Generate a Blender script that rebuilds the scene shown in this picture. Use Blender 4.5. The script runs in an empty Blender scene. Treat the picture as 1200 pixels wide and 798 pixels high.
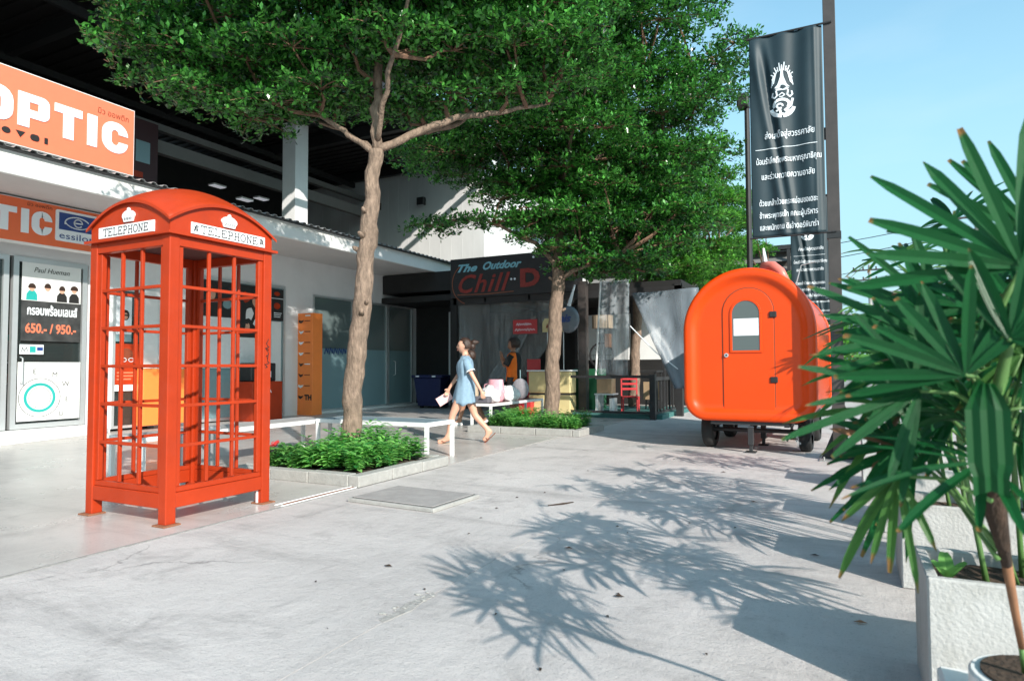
import bpy, bmesh, math, random
import numpy as np
from mathutils import Vector, Matrix, noise

SC = bpy.context.scene
COL = SC.collection
random.seed(7)
rng = np.random.default_rng(7)
PI = math.pi

# ------------------------------------------------------------------ camera, sky, sun, exposure
YAW, PITCH, ROLL, EYE = 0.466272, 0.0408722, 0.00440944, 1.15
fwd = Vector((-math.sin(YAW)*math.cos(PITCH), math.cos(YAW)*math.cos(PITCH), math.sin(PITCH)))
rgt = Vector((math.cos(YAW), math.sin(YAW), 0))
dwn = fwd.cross(rgt)
r2 = rgt*math.cos(ROLL) + dwn*math.sin(ROLL)
d2 = -rgt*math.sin(ROLL) + dwn*math.cos(ROLL)
cam_d = bpy.data.cameras.new('camera')
cam = bpy.data.objects.new('camera', cam_d); COL.objects.link(cam)
m3 = Matrix((r2, -d2, -fwd)).transposed()
cam.matrix_world = Matrix.Translation((0, 0, EYE)) @ m3.to_4x4()
cam_d.sensor_width = 36; cam_d.lens = 22.995; cam_d.clip_start = 0.05; cam_d.clip_end = 2000
cam_d.dof.use_dof = True; cam_d.dof.focus_distance = 8.0; cam_d.dof.aperture_fstop = 3.6
SC.camera = cam

SUN_EL = math.radians(28)
SUN_H = Vector((0.80, -0.56, 0)).normalized()          # towards the sun
W = bpy.data.worlds.new('World'); SC.world = W; W.use_nodes = True
wn = W.node_tree
sky = wn.nodes.new('ShaderNodeTexSky'); sky.sky_type = 'NISHITA'; sky.sun_disc = False
sky.sun_elevation = SUN_EL; sky.sun_rotation = math.atan2(SUN_H.x, SUN_H.y)
sky.air_density = 1.0; sky.dust_density = 0.8; sky.ozone_density = 1.6
bgn = wn.nodes['Background']; bgn.inputs['Strength'].default_value = 0.15
# thin high cloud low over the horizon
tc = wn.nodes.new('ShaderNodeTexCoord'); mp = wn.nodes.new('ShaderNodeMapping'); mp.inputs['Scale'].default_value = (1.2, 1.2, 5)
nz = wn.nodes.new('ShaderNodeTexNoise'); nz.inputs['Scale'].default_value = 2.6; nz.inputs['Detail'].default_value = 7
rp = wn.nodes.new('ShaderNodeValToRGB'); rp.color_ramp.elements[0].position = .5; rp.color_ramp.elements[1].position = .8
rp.color_ramp.elements[1].color = (.16, .16, .16, 1)
mx = wn.nodes.new('ShaderNodeMix'); mx.data_type = 'RGBA'
mx.inputs[7].default_value = (2.2, 2.5, 2.6, 1)
tint = wn.nodes.new('ShaderNodeMix'); tint.data_type = 'RGBA'; tint.blend_type = 'MULTIPLY'; tint.inputs[0].default_value = 1
tint.inputs[7].default_value = (0.60, .78, .68, 1)
wn.links.new(tc.outputs['Generated'], mp.inputs['Vector']); wn.links.new(mp.outputs[0], nz.inputs['Vector'])
wn.links.new(nz.outputs['Fac'], rp.inputs[0]); wn.links.new(rp.outputs[0], mx.inputs[0])
# pale summer haze towards the horizon, the same all the way round
sep = wn.nodes.new('ShaderNodeSeparateXYZ'); wn.links.new(tc.outputs['Generated'], sep.inputs[0])
hz_ = wn.nodes.new('ShaderNodeMapRange'); hz_.inputs[1].default_value = 0.; hz_.inputs[2].default_value = .62; hz_.inputs[3].default_value = .97; hz_.inputs[4].default_value = 0.
hz_.interpolation_type = 'SMOOTHSTEP'; wn.links.new(sep.outputs[2], hz_.inputs[0])
hm_ = wn.nodes.new('ShaderNodeMix'); hm_.data_type = 'RGBA'; hm_.inputs[7].default_value = (1.15, 1.85, 2.15, 1)
wn.links.new(hz_.outputs[0], hm_.inputs[0]); wn.links.new(tint.outputs[2], hm_.inputs[6])
wn.links.new(sky.outputs[0], tint.inputs[6]); wn.links.new(hm_.outputs[2], mx.inputs[6]); wn.links.new(mx.outputs[2], bgn.inputs[0])

sl = bpy.data.lights.new('sun', 'SUN'); sl.energy = 2.2; sl.angle = math.radians(.6); sl.color = (1, .94, .86)
so = bpy.data.objects.new('sun', sl); COL.objects.link(so)
sdir = (SUN_H*math.cos(SUN_EL) + Vector((0, 0, math.sin(SUN_EL))))
so.rotation_euler = sdir.to_track_quat('Z', 'Y').to_euler(); so.location = (6, -6, 12)
SC.view_settings.view_transform = 'Standard'; SC.view_settings.look = 'None'
SC.view_settings.exposure = 1.55; SC.view_settings.gamma = 1

# ------------------------------------------------------------------ materials
def mat(name, col, rough=.6, metal=0., var=.08, scale=6., bump=0., bscale=60., spec=.5, coat=0., coords='Object',
        stains=0., sscale=1.2, scol=None, stretch=(1, 1, 1), trans=0., alpha=1., island=0.):
    m = bpy.data.materials.new(name); m.use_nodes = True
    nt = m.node_tree; b = nt.nodes['Principled BSDF']; L = nt.links
    tcn = nt.nodes.new('ShaderNodeTexCoord'); mpn = nt.nodes.new('ShaderNodeMapping'); mpn.inputs['Scale'].default_value = stretch
    L.new(tcn.outputs[coords], mpn.inputs['Vector'])
    n = nt.nodes.new('ShaderNodeTexNoise'); n.inputs['Scale'].default_value = scale; n.inputs['Detail'].default_value = 8
    n.inputs['Roughness'].default_value = .65
    L.new(mpn.outputs[0], n.inputs['Vector'])
    mixn = nt.nodes.new('ShaderNodeMix'); mixn.data_type = 'RGBA'
    mr = nt.nodes.new('ShaderNodeMapRange'); mr.inputs[1].default_value = .3; mr.inputs[2].default_value = .7
    L.new(n.outputs['Fac'], mr.inputs[0]); L.new(mr.outputs[0], mixn.inputs[0])
    c = Vector(col[:3])
    mixn.inputs[6].default_value = (*(c*(1-var)), 1); mixn.inputs[7].default_value = (*[min(1, x) for x in c*(1+var)], 1)
    out = mixn.outputs[2]
    if stains > 0:
        n2 = nt.nodes.new('ShaderNodeTexNoise'); n2.inputs['Scale'].default_value = sscale; n2.inputs['Detail'].default_value = 10
        n2.inputs['Roughness'].default_value = .72; n2.inputs['Distortion'].default_value = .4
        L.new(mpn.outputs[0], n2.inputs['Vector'])
        r = nt.nodes.new('ShaderNodeMapRange'); r.inputs[1].default_value = .5; r.inputs[2].default_value = .72; r.inputs[4].default_value = stains
        L.new(n2.outputs['Fac'], r.inputs[0])
        mm = nt.nodes.new('ShaderNodeMix'); mm.data_type = 'RGBA'
        L.new(r.outputs[0], mm.inputs[0]); L.new(out, mm.inputs[6]); mm.inputs[7].default_value = (*(scol or tuple(c*.5)), 1)
        out = mm.outputs[2]
    if island > 0:
        g = nt.nodes.new('ShaderNodeNewGeometry'); h = nt.nodes.new('ShaderNodeHueSaturation')
        a = nt.nodes.new('ShaderNodeMapRange'); a.inputs[3].default_value = 1-island; a.inputs[4].default_value = 1+island
        L.new(g.outputs['Random Per Island'], a.inputs[0]); L.new(a.outputs[0], h.inputs['Value']); L.new(out, h.inputs['Color'])
        out = h.outputs[0]
    L.new(out, b.inputs['Base Color'])
    b.inputs['Roughness'].default_value = rough; b.inputs['Metallic'].default_value = metal
    b.inputs['Specular IOR Level'].default_value = spec
    b.inputs['Coat Weight'].default_value = coat; b.inputs['Coat Roughness'].default_value = .06
    if trans: b.inputs['Transmission Weight'].default_value = trans
    b.inputs['Alpha'].default_value = alpha
    if bump > 0:
        bn = nt.nodes.new('ShaderNodeTexNoise'); bn.inputs['Scale'].default_value = bscale; bn.inputs['Detail'].default_value = 6
        L.new(mpn.outputs[0], bn.inputs['Vector'])
        bp = nt.nodes.new('ShaderNodeBump'); bp.inputs['Strength'].default_value = bump; bp.inputs['Distance'].default_value = .02 if name == 'bark' else .01
        L.new(bn.outputs['Fac'], bp.inputs['Height']); L.new(bp.outputs[0], b.inputs['Normal'])
    return m

def concretemat(name, col, dark, rough, bump=.5, polish=0.):
    m = bpy.data.materials.new(name); m.use_nodes = True; nt = m.node_tree; b = nt.nodes['Principled BSDF']; L = nt.links
    t = nt.nodes.new('ShaderNodeTexCoord')
    def nse(scale, det=8, rg=.6, dist=0., st=(1, 1, 1), rot=0.):
        p = nt.nodes.new('ShaderNodeMapping'); p.inputs['Scale'].default_value = st; p.inputs['Rotation'].default_value = (0, 0, rot)
        n = nt.nodes.new('ShaderNodeTexNoise'); n.inputs['Scale'].default_value = scale; n.inputs['Detail'].default_value = det; n.inputs['Roughness'].default_value = rg; n.inputs['Distortion'].default_value = dist
        L.new(t.outputs['Object'], p.inputs['Vector']); L.new(p.outputs[0], n.inputs['Vector']); return n.outputs['Fac']
    def rng_(x, a, b_, c=0., d=1.):
        r = nt.nodes.new('ShaderNodeMapRange'); L.new(x, r.inputs[0]); r.inputs[1].default_value = a; r.inputs[2].default_value = b_; r.inputs[3].default_value = c; r.inputs[4].default_value = d; return r.outputs[0]
    def mixc(fac, A, B):
        x = nt.nodes.new('ShaderNodeMix'); x.data_type = 'RGBA'; L.new(fac, x.inputs[0])
        for k, v in ((6, A), (7, B)):
            if isinstance(v, tuple): x.inputs[k].default_value = (*v, 1)
            else: L.new(v, x.inputs[k])
        return x.outputs[2]
    c = tuple(col); hi = tuple(min(1, q*1.28) for q in col)
    o = mixc(rng_(nse(.55, 6, .6, .6), .35, .65), c, hi)                       # broad tone
    o = mixc(rng_(nse(1.7, 10, .75, .8), .52, .70, 0, .65), o, tuple(dark))    # blotches
    o = mixc(rng_(nse(3.2, 8, .7, .3, (1, .14, 1), .5), .50, .70, 0, .6), o, hi)   # trowel streaks
    o = mixc(rng_(nse(2.1, 8, .7, .3, (.16, 1, 1), .15), .52, .70, 0, .55), o, tuple(q*.95 for q in dark))
    o = mixc(rng_(nse(38, 5, .8), .56, .70, 0, .5), o, tuple(q*.8 for q in dark))  # grit
    o = mixc(rng_(nse(6.5, 9, .75, .5, (1, .35, 1), -.6), .50, .68, 0, .5), o, hi)
    o = mixc(rng_(nse(120, 2, .6), .60, .70, 0, .45), o, tuple(q*.6 for q in dark))
    v = nt.nodes.new('ShaderNodeTexVoronoi'); v.feature = 'DISTANCE_TO_EDGE'; v.inputs['Scale'].default_value = .55; v.inputs['Randomness'].default_value = 1
    wv = nt.nodes.new('ShaderNodeVectorMath'); wv.operation = 'ADD'
    nn = nt.nodes.new('ShaderNodeTexNoise'); nn.inputs['Scale'].default_value = 2.5; nn.inputs['Detail'].default_value = 6
    L.new(t.outputs['Object'], nn.inputs['Vector']); sc_ = nt.nodes.new('ShaderNodeVectorMath'); sc_.operation = 'SCALE'; sc_.inputs['Scale'].default_value = .5
    L.new(nn.outputs['Color'], sc_.inputs[0]); L.new(t.outputs['Object'], wv.inputs[0]); L.new(sc_.outputs[0], wv.inputs[1]); L.new(wv.outputs[0], v.inputs['Vector'])
    crack = rng_(v.outputs['Distance'], .0, .006, 1, 0); msk = rng_(nse(.7, 3), .54, .60)
    ml = nt.nodes.new('ShaderNodeMath'); ml.operation = 'MULTIPLY'; L.new(crack, ml.inputs[0]); L.new(msk, ml.inputs[1])
    m5 = nt.nodes.new('ShaderNodeMath'); m5.operation = 'MULTIPLY'; m5.inputs[1].default_value = .55 if not polish else .25; L.new(ml.outputs[0], m5.inputs[0])
    o = mixc(m5.outputs[0], o, tuple(q*.4 for q in dark))
    L.new(o, b.inputs['Base Color'])
    L.new(rng_(nse(1.4, 8, .7), .3, .7, rough*.8, min(1, rough*1.25)), b.inputs['Roughness'])
    bp = nt.nodes.new('ShaderNodeBump'); bp.inputs['Strength'].default_value = bump; bp.inputs['Distance'].default_value = .012
    ad = nt.nodes.new('ShaderNodeMath'); ad.operation = 'ADD'; L.new(nse(9, 8, .7), ad.inputs[0]); L.new(rng_(nse(90, 4, .7), 0, 1, 0, .35), ad.inputs[1])
    L.new(ad.outputs[0], bp.inputs['Height']); L.new(bp.outputs[0], b.inputs['Normal'])
    return m

def leafmat(name, c1, c2, rough=.4, transl=.25, brown=0., spec=.32):
    m = bpy.data.materials.new(name); m.use_nodes = True
    nt = m.node_tree; b = nt.nodes['Principled BSDF']; L = nt.links
    g = nt.nodes.new('ShaderNodeNewGeometry'); rmp = nt.nodes.new('ShaderNodeValToRGB')
    e = rmp.color_ramp.elements; e[0].color = (*c1, 1); e[1].color = (*c2, 1); e[0].position = .1; e[1].position = .85
    if brown:
        x = e.new(.975); x.color = (.22, .13, .05, 1)
        x = e.new(.96); x.color = (*c2, 1)
    L.new(g.outputs['Random Per Island'], rmp.inputs[0])
    t = nt.nodes.new('ShaderNodeTexCoord'); n = nt.nodes.new('ShaderNodeTexNoise'); n.inputs['Scale'].default_value = 1.3
    L.new(t.outputs['Object'], n.inputs['Vector'])
    mr = nt.nodes.new('ShaderNodeMapRange'); mr.inputs[1].default_value = .3; mr.inputs[2].default_value = .7; mr.inputs[3].default_value = .75; mr.inputs[4].default_value = 1.25
    L.new(n.outputs['Fac'], mr.inputs[0])
    hs = nt.nodes.new('ShaderNodeHueSaturation'); L.new(rmp.outputs[0], hs.inputs['Color']); L.new(mr.outputs[0], hs.inputs['Value'])
    L.new(hs.outputs[0], b.inputs['Base Color'])
    b.inputs['Roughness'].default_value = rough; b.inputs['Specular IOR Level'].default_value = spec
    tr = nt.nodes.new('ShaderNodeBsdfTranslucent'); ms = nt.nodes.new('ShaderNodeMixShader'); ms.inputs[0].default_value = transl
    hs2 = nt.nodes.new('ShaderNodeHueSaturation'); hs2.inputs['Value'].default_value = 1.6; hs2.inputs['Hue'].default_value = .49
    L.new(hs.outputs[0], hs2.inputs['Color']); L.new(hs2.outputs[0], tr.inputs[0])
    L.new(b.outputs[0], ms.inputs[1]); L.new(tr.outputs[0], ms.inputs[2]); L.new(ms.outputs[0], nt.nodes['Material Output'].inputs[0])
    return m

def veinmat(name, c1, c2, rough, transl, tipbrown=.0):
    m = leafmat(name, c1, c2, rough, transl); nt = m.node_tree; L = nt.links; b = nt.nodes['Principled BSDF']
    hs = b.inputs['Base Color'].links[0].from_node
    uv = nt.nodes.new('ShaderNodeUVMap'); sp = nt.nodes.new('ShaderNodeSeparateXYZ'); L.new(uv.outputs[0], sp.inputs[0])
    k = nt.nodes.new('ShaderNodeMath'); k.operation = 'MULTIPLY'; k.inputs[1].default_value = 44; L.new(sp.outputs[1], k.inputs[0])
    sn = nt.nodes.new('ShaderNodeMath'); sn.operation = 'SINE'; L.new(k.outputs[0], sn.inputs[0])
    mr = nt.nodes.new('ShaderNodeMapRange'); mr.inputs[1].default_value = -1; mr.inputs[3].default_value = .72; mr.inputs[4].default_value = 1.2; L.new(sn.outputs[0], mr.inputs[0])
    h = nt.nodes.new('ShaderNodeHueSaturation'); L.new(hs.outputs[0], h.inputs['Color']); L.new(mr.outputs[0], h.inputs['Value'])
    n = nt.nodes.new('ShaderNodeTexNoise'); n.inputs['Scale'].default_value = 22; t = nt.nodes.new('ShaderNodeTexCoord'); L.new(t.outputs['Object'], n.inputs['Vector'])
    ad = nt.nodes.new('ShaderNodeMath'); ad.operation = 'MULTIPLY_ADD'; L.new(n.outputs['Fac'], ad.inputs[0]); ad.inputs[1].default_value = .22; L.new(sp.outputs[0], ad.inputs[2])
    r = nt.nodes.new('ShaderNodeMapRange'); r.inputs[1].default_value = 1.07-.06*tipbrown; r.inputs[2].default_value = 1.11-.05*tipbrown; L.new(ad.outputs[0], r.inputs[0])
    mx_ = nt.nodes.new('ShaderNodeMix'); mx_.data_type = 'RGBA'; L.new(r.outputs[0], mx_.inputs[0]); L.new(h.outputs[0], mx_.inputs[6]); mx_.inputs[7].default_value = (.26, .12, .04, 1)
    L.new(mx_.outputs[2], b.inputs['Base Color'])
    bp = nt.nodes.new('ShaderNodeBump'); bp.inputs['Strength'].default_value = .35; bp.inputs['Distance'].default_value = .002; L.new(sn.outputs[0], bp.inputs['Height']); L.new(bp.outputs[0], b.inputs['Normal'])
    return m

def filmmat(name, col, opacity, rough=.15, streak=10.):
    """hanging clear plastic: partly see-through, milky along its creases"""
    m = bpy.data.materials.new(name); m.use_nodes = True
    nt = m.node_tree; b = nt.nodes['Principled BSDF']; L = nt.links
    b.inputs['Base Color'].default_value = (*col, 1); b.inputs['Roughness'].default_value = rough
    t = nt.nodes.new('ShaderNodeTexCoord'); mp_ = nt.nodes.new('ShaderNodeMapping'); mp_.inputs['Scale'].default_value = (streak, streak, .7)
    n = nt.nodes.new('ShaderNodeTexNoise'); n.inputs['Scale'].default_value = 1.2; n.inputs['Detail'].default_value = 4; n.inputs['Distortion'].default_value = .8
    L.new(t.outputs['Object'], mp_.inputs['Vector']); L.new(mp_.outputs[0], n.inputs['Vector'])
    mr = nt.nodes.new('ShaderNodeMapRange'); mr.inputs[1].default_value = .35; mr.inputs[2].default_value = .75
    mr.inputs[3].default_value = opacity*.6; mr.inputs[4].default_value = min(1, opacity*1.6)
    L.new(n.outputs['Fac'], mr.inputs[0]); L.new(mr.outputs[0], b.inputs['Alpha'])
    return m

def emis(name, col, s):
    m = bpy.data.materials.new(name); m.use_nodes = True; b = m.node_tree.nodes['Principled BSDF']
    b.inputs['Base Color'].default_value = (*col, 1); b.inputs['Emission Color'].default_value = (*col, 1); b.inputs['Emission Strength'].default_value = s
    return m

M = {}
M['red'] = mat('red_enamel', (.40, .036, .007), .45, var=.12, scale=3, bump=.12, bscale=25, spec=.3, stains=.4, sscale=5, scol=(.36, .05, .025))
M['rust'] = mat('rusty_plate', (.25, .10, .05), .8, var=.3, scale=30, bump=.4)
M['white'] = mat('white_paint', (.78, .78, .77), .5, var=.04, scale=3, stains=.12, sscale=3, scol=(.5, .48, .45))
M['wall'] = mat('white_render', (.74, .74, .745), .8, var=.04, scale=2, bump=.15, bscale=90, stains=.18, sscale=.8, scol=(.5, .49, .48))
M['soffit'] = mat('soffit_board', (.62, .60, .59), .8, var=.05, scale=2)
M['siding'] = mat('pale_siding', (.62, .62, .62), .7, var=.07, scale=1.2, stains=.3, sscale=.5, scol=(.36, .37, .37), stretch=(1, 1, .35))
M['concrete'] = concretemat('worn_concrete', (.465, .43, .415), (.225, .21, .205), .80, .9)
M['kerbstone'] = mat('kerb_concrete', (.36, .35, .33), .85, var=.15, scale=12, bump=.5, bscale=60, stains=.4, sscale=6, scol=(.25, .24, .22))
M['soil'] = mat('dark_soil', (.06, .038, .025), .95, var=.4, scale=40, bump=1., bscale=80)
M['planter'] = mat('planter_concrete', (.46, .455, .445), .85, var=.12, scale=7, bump=.5, bscale=70, stains=.75, sscale=3.2, scol=(.34, .33, .30))
M['bark'] = mat('bark', (.22, .155, .115), .9, var=.5, scale=22, bump=1., bscale=38, stretch=(1, 1, .35), stains=.8, sscale=9, scol=(.10, .07, .05))
M['branch'] = mat('branch_bark', (.17, .095, .06), .85, var=.3, scale=20, bump=.6, bscale=60)
M['alu'] = mat('aluminium_frame', (.62, .64, .65), .35, metal=.6, var=.04)
M['black'] = mat('black_metal', (.022, .021, .022), .5, var=.2, scale=12)
M['brownpost'] = mat('brown_steel', (.055, .045, .042), .5, var=.2, scale=5)
M['darkwall'] = mat('dark_wall', (.012, .011, .011), .7, var=.3, scale=4)  # near black puts the hall's deep shade into the wall colour
M['roofdark'] = mat('roof_sheet_underside', (.018, .016, .016), .6, var=.25, scale=2, stretch=(1, 1, 1))  # shade under the big roof is put into this dark colour
M['roofmetal'] = mat('galvanised_sheet', (.34, .34, .34), .55, metal=.3, var=.1, scale=8)
M['beam'] = mat('grey_beam', (.17, .165, .16), .8, var=.08, scale=2)
M['orange'] = mat('orange_print', (.80, .15, .05), .45, var=.03)
M['orange2'] = mat('orange_board', (.92, .24, .05), .4, var=.04)
M['salmon'] = mat('orange_sign_face', (.80, .19, .10), .42, var=.03)
M['letter'] = mat('white_lettering', (.78, .82, .86), .4, var=.02)
M['ink'] = mat('black_lettering', (.02, .018, .018), .5, var=.05)
M['brownink'] = mat('brown_lettering', (.22, .05, .02), .5, var=.05)
M['blue'] = mat('navy_print', (.02, .055, .22), .4, var=.05)
M['teal'] = mat('teal_print', (.02, .36, .33), .4, var=.05)
M['trailer'] = mat('orange_gelcoat', (.76, .062, .001), .36, var=.04, scale=2, spec=.35, coat=.12, stains=.22, sscale=2.2, scol=(.50, .045, .004), bump=.03, bscale=6)
M['rubber'] = mat('tyre_rubber', (.02, .02, .02), .85, var=.2, bump=.4, bscale=80)
M['steel'] = mat('painted_chassis', (.03, .03, .032), .5, var=.2)
M['banner'] = mat('black_vinyl_banner', (.014, .032, .042), .58, var=.15, scale=3)
M['denim'] = mat('blue_chambray', (.22, .33, .43), .85, var=.12, scale=25, bump=.3, bscale=300)
M['skin'] = mat('skin', (.62, .34, .24), .5, var=.05, scale=10)
M['skin2'] = mat('tanned_skin', (.34, .17, .105), .5, var=.05, scale=10)
M['hair'] = mat('dark_brown_hair', (.035, .016, .010), .45, var=.4, scale=60, bump=.6, bscale=120)
M['blackcloth'] = mat('black_cloth', (.012, .012, .013), .85, var=.2, bump=.3, bscale=150)
M['hivis'] = mat('orange_vest_cloth', (.90, .17, .01), .75, var=.05, bump=.3, bscale=120)
M['beige'] = mat('beige_cloth', (.42, .33, .24), .85, var=.08, bump=.2, bscale=120)
M['pinkpaper'] = mat('pink_printed_card', (.80, .50, .50), .5, var=.15, scale=40)
M['leaf1'] = leafmat('tree_leaf_shaded', (.004, .034, .009), (.085, .32, .050), .28, .24, spec=.5)  # crown shade and sunlit highlights are put into the random leaf tones
M['leaf3'] = leafmat('tree_leaf_sunlit', (.018, .10, .016), (.13, .38, .05), .36, .32, spec=.4)  # brighter copy of the leaf colour, painted as if in full sun
M['bedleaf'] = leafmat('bedding_leaf', (.04, .20, .05), (.25, .55, .14), .45, .35)
M['palm'] = veinmat('palm_leaf', (.002, .038, .012), (.012, .125, .030), .36, .28)
M['palm2'] = veinmat('palm_leaf_pale', (.02, .10, .02), (.09, .24, .05), .42, .28, 1.)
M['cane'] = mat('green_cane', (.09, .19, .05), .5, var=.3, scale=20, stretch=(1, 1, .3))
M['fibre'] = mat('fibrous_stem', (.045, .026, .016), .95, var=.5, scale=50, bump=1, bscale=90, stretch=(1, 1, .2))
M['dead'] = mat('dry_leaf', (.26, .12, .06), .8, var=.3, scale=10)
M['film'] = filmmat('clear_plastic_sheet', (.5, .51, .50), .16)
M['film2'] = filmmat('milky_plastic_sheet', (.42, .46, .49), .32)
M['tarp'] = filmmat('grey_tarpaulin_film', (.20, .24, .28), .70, streak=3, rough=.45)
def glassmat(name, col, rough, alpha):
    m = bpy.data.materials.new(name); m.use_nodes = True; b = m.node_tree.nodes['Principled BSDF']
    b.inputs['Base Color'].default_value = (*col, 1); b.inputs['Roughness'].default_value = rough; b.inputs['Alpha'].default_value = alpha
    b.inputs['Specular IOR Level'].default_value = .8
    return m
M['glasstrailer'] = glassmat('reflection_grey_glass', (.10, .115, .11), .05, 1.)  # grey of the window's reflections is put into the pane colour
M['glassdark'] = glassmat('dark_shop_glass', (.03, .04, .04), .04, .75)
M['glassfrost'] = glassmat('frosted_glass', (.22, .34, .37), .25, .93)
M['glassupper'] = glassmat('reflection_toned_glass', (.13, .17, .17), .12, .9)  # clear upper panes; their dark reflection is put into the colour
M['lightpanel'] = emis('lamp_panel', (.9, .93, 1), .12)

# ------------------------------------------------------------------ mesh helpers
def chain(o):
    m = Matrix.Identity(4)
    while o is not None:
        m = o.matrix_basis @ m; o = o.parent
    return m

def link_mesh(name, me, material, parent=None, world=True, smooth=False):
    if world and parent is not None:
        me.transform(chain(parent).inverted())
    if material is not None and not me.materials: me.materials.append(material)
    if smooth: me.shade_smooth()
    o = bpy.data.objects.new(name, me); COL.objects.link(o)
    if parent is not None: o.parent = parent
    return o

class MB:
    def __init__(s): s.v = []; s.f = []
    def add(s, vs, fs):
        k = len(s.v); s.v += [tuple(v) for v in vs]; s.f += [tuple(i+k for i in f) for f in fs]; return s
    def box(s, x0, x1, y0, y1, z0, z1):
        x0, x1 = min(x0, x1), max(x0, x1); y0, y1 = min(y0, y1), max(y0, y1); z0, z1 = min(z0, z1), max(z0, z1)
        return s.add([(x0,y0,z0),(x1,y0,z0),(x1,y1,z0),(x0,y1,z0),(x0,y0,z1),(x1,y0,z1),(x1,y1,z1),(x0,y1,z1)],
                     [(0,3,2,1),(4,5,6,7),(0,1,5,4),(1,2,6,5),(2,3,7,6),(3,0,4,7)])
    def beam(s, p, q, w, h=None, up=(0,0,1)):
        p, q = Vector(p), Vector(q); h = h or w; d = (q-p).normalized(); u = Vector(up)
        if abs(d.dot(u)) > .98: u = Vector((0,1,0))
        a = d.cross(u).normalized()*w/2; b = a.cross(d).normalized()*h/2
        vs = [c+x for c in (p, q) for x in (-a-b, a-b, a+b, -a+b)]
        return s.add(vs, [(3,2,1,0),(4,5,6,7),(0,1,5,4),(1,2,6,5),(2,3,7,6),(3,0,4,7)])
    def tube(s, pts, rad, n=8, jitter=0., caps=True):
        pts = [Vector(p) for p in pts]; k = len(s.v); N = len(pts)
        if not hasattr(rad, '__len__'): rad = [rad]*N
        prev = None
        for i, p in enumerate(pts):
            d = (pts[min(i+1, N-1)] - pts[max(i-1, 0)]).normalized()
            if prev is None:
                u = Vector((0,0,1)) if abs(d.z) < .9 else Vector((1,0,0)); a = d.cross(u).normalized()
            else:
                a = (prev - d*prev.dot(d)); a = a.normalized() if a.length > 1e-6 else d.orthogonal().normalized()
            prev = a; b = d.cross(a)
            for j in range(n):
                t = 2*PI*j/n; r = rad[i]*(1+jitter*(random.random()-.5)*2)
                s.v.append(tuple(p + (a*math.cos(t)+b*math.sin(t))*r))
        for i in range(N-1):
            for j in range(n):
                s.f.append((k+i*n+j, k+i*n+(j+1) % n, k+(i+1)*n+(j+1) % n, k+(i+1)*n+j))
        if caps:
            s.f.append(tuple(k+j for j in reversed(range(n)))); s.f.append(tuple(k+(N-1)*n+j for j in range(n)))
        return s
    def prism(s, poly, fr, c0, c1):
        """poly of (a,b) on frame fr(a,b,c), between depths c0 and c1"""
        n = len(poly); k = len(s.v)
        s.v += [tuple(fr(a, b, c0)) for a, b in poly] + [tuple(fr(a, b, c1)) for a, b in poly]
        s.f.append(tuple(k+i for i in reversed(range(n)))); s.f.append(tuple(k+n+i for i in range(n)))
        for i in range(n): s.f.append((k+i, k+(i+1) % n, k+n+(i+1) % n, k+n+i))
        return s
    def disc(s, c, r, n, fr, c0, c1): return s.prism([(c[0]+r*math.cos(2*PI*i/n), c[1]+r*math.sin(2*PI*i/n)) for i in range(n)], fr, c0, c1)
    def ring(s, c, r0, r1, n, fr, c0, c1, a0=0, a1=2*PI):
        for i in range(n):
            t, u = a0+(a1-a0)*i/n, a0+(a1-a0)*(i+1)/n
            s.prism([(c[0]+r0*math.cos(t), c[1]+r0*math.sin(t)), (c[0]+r1*math.cos(t), c[1]+r1*math.sin(t)),
                     (c[0]+r1*math.cos(u), c[1]+r1*math.sin(u)), (c[0]+r0*math.cos(u), c[1]+r0*math.sin(u))], fr, c0, c1)
        return s
    def stroke(s, pts, w, fr, c0, c1):
        for (a, b), (c, d) in zip(pts[:-1], pts[1:]):
            L = math.hypot(c-a, d-b) or 1e-6; nx, ny = -(d-b)/L*w/2, (c-a)/L*w/2; ex, ey = (c-a)/L*w*.25, (d-b)/L*w*.25
            s.prism([(a-nx-ex, b-ny-ey), (c-nx+ex, d-ny+ey), (c+nx+ex, d+ny+ey), (a+nx-ex, b+ny-ey)], fr, c0, c1)
        return s
    def mesh(s, name):
        me = bpy.data.meshes.new(name); me.from_pydata(s.v, [], s.f); me.update(); return me
    def build(s, name, material, parent=None, world=True, smooth=False, bevel=0., segs=1):
        o = link_mesh(name, s.mesh(name), material, parent, world, smooth)
        if bevel:
            b = o.modifiers.new('bevel', 'BEVEL'); b.width = bevel; b.segments = segs; b.limit_method = 'ANGLE'
        return o

def frame(o, u, v):
    o, u, v = Vector(o), Vector(u), Vector(v); n = u.cross(v)
    return lambda a, b, c=0.: o + u*a + v*b + n*c
FX = lambda x: frame((x, 0, 0), (0, 1, 0), (0, 0, 1))      # a=Y b=Z, c towards +X
FY = lambda y: frame((0, y, 0), (1, 0, 0), (0, 0, 1))      # a=X b=Z, c towards -Y

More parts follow.
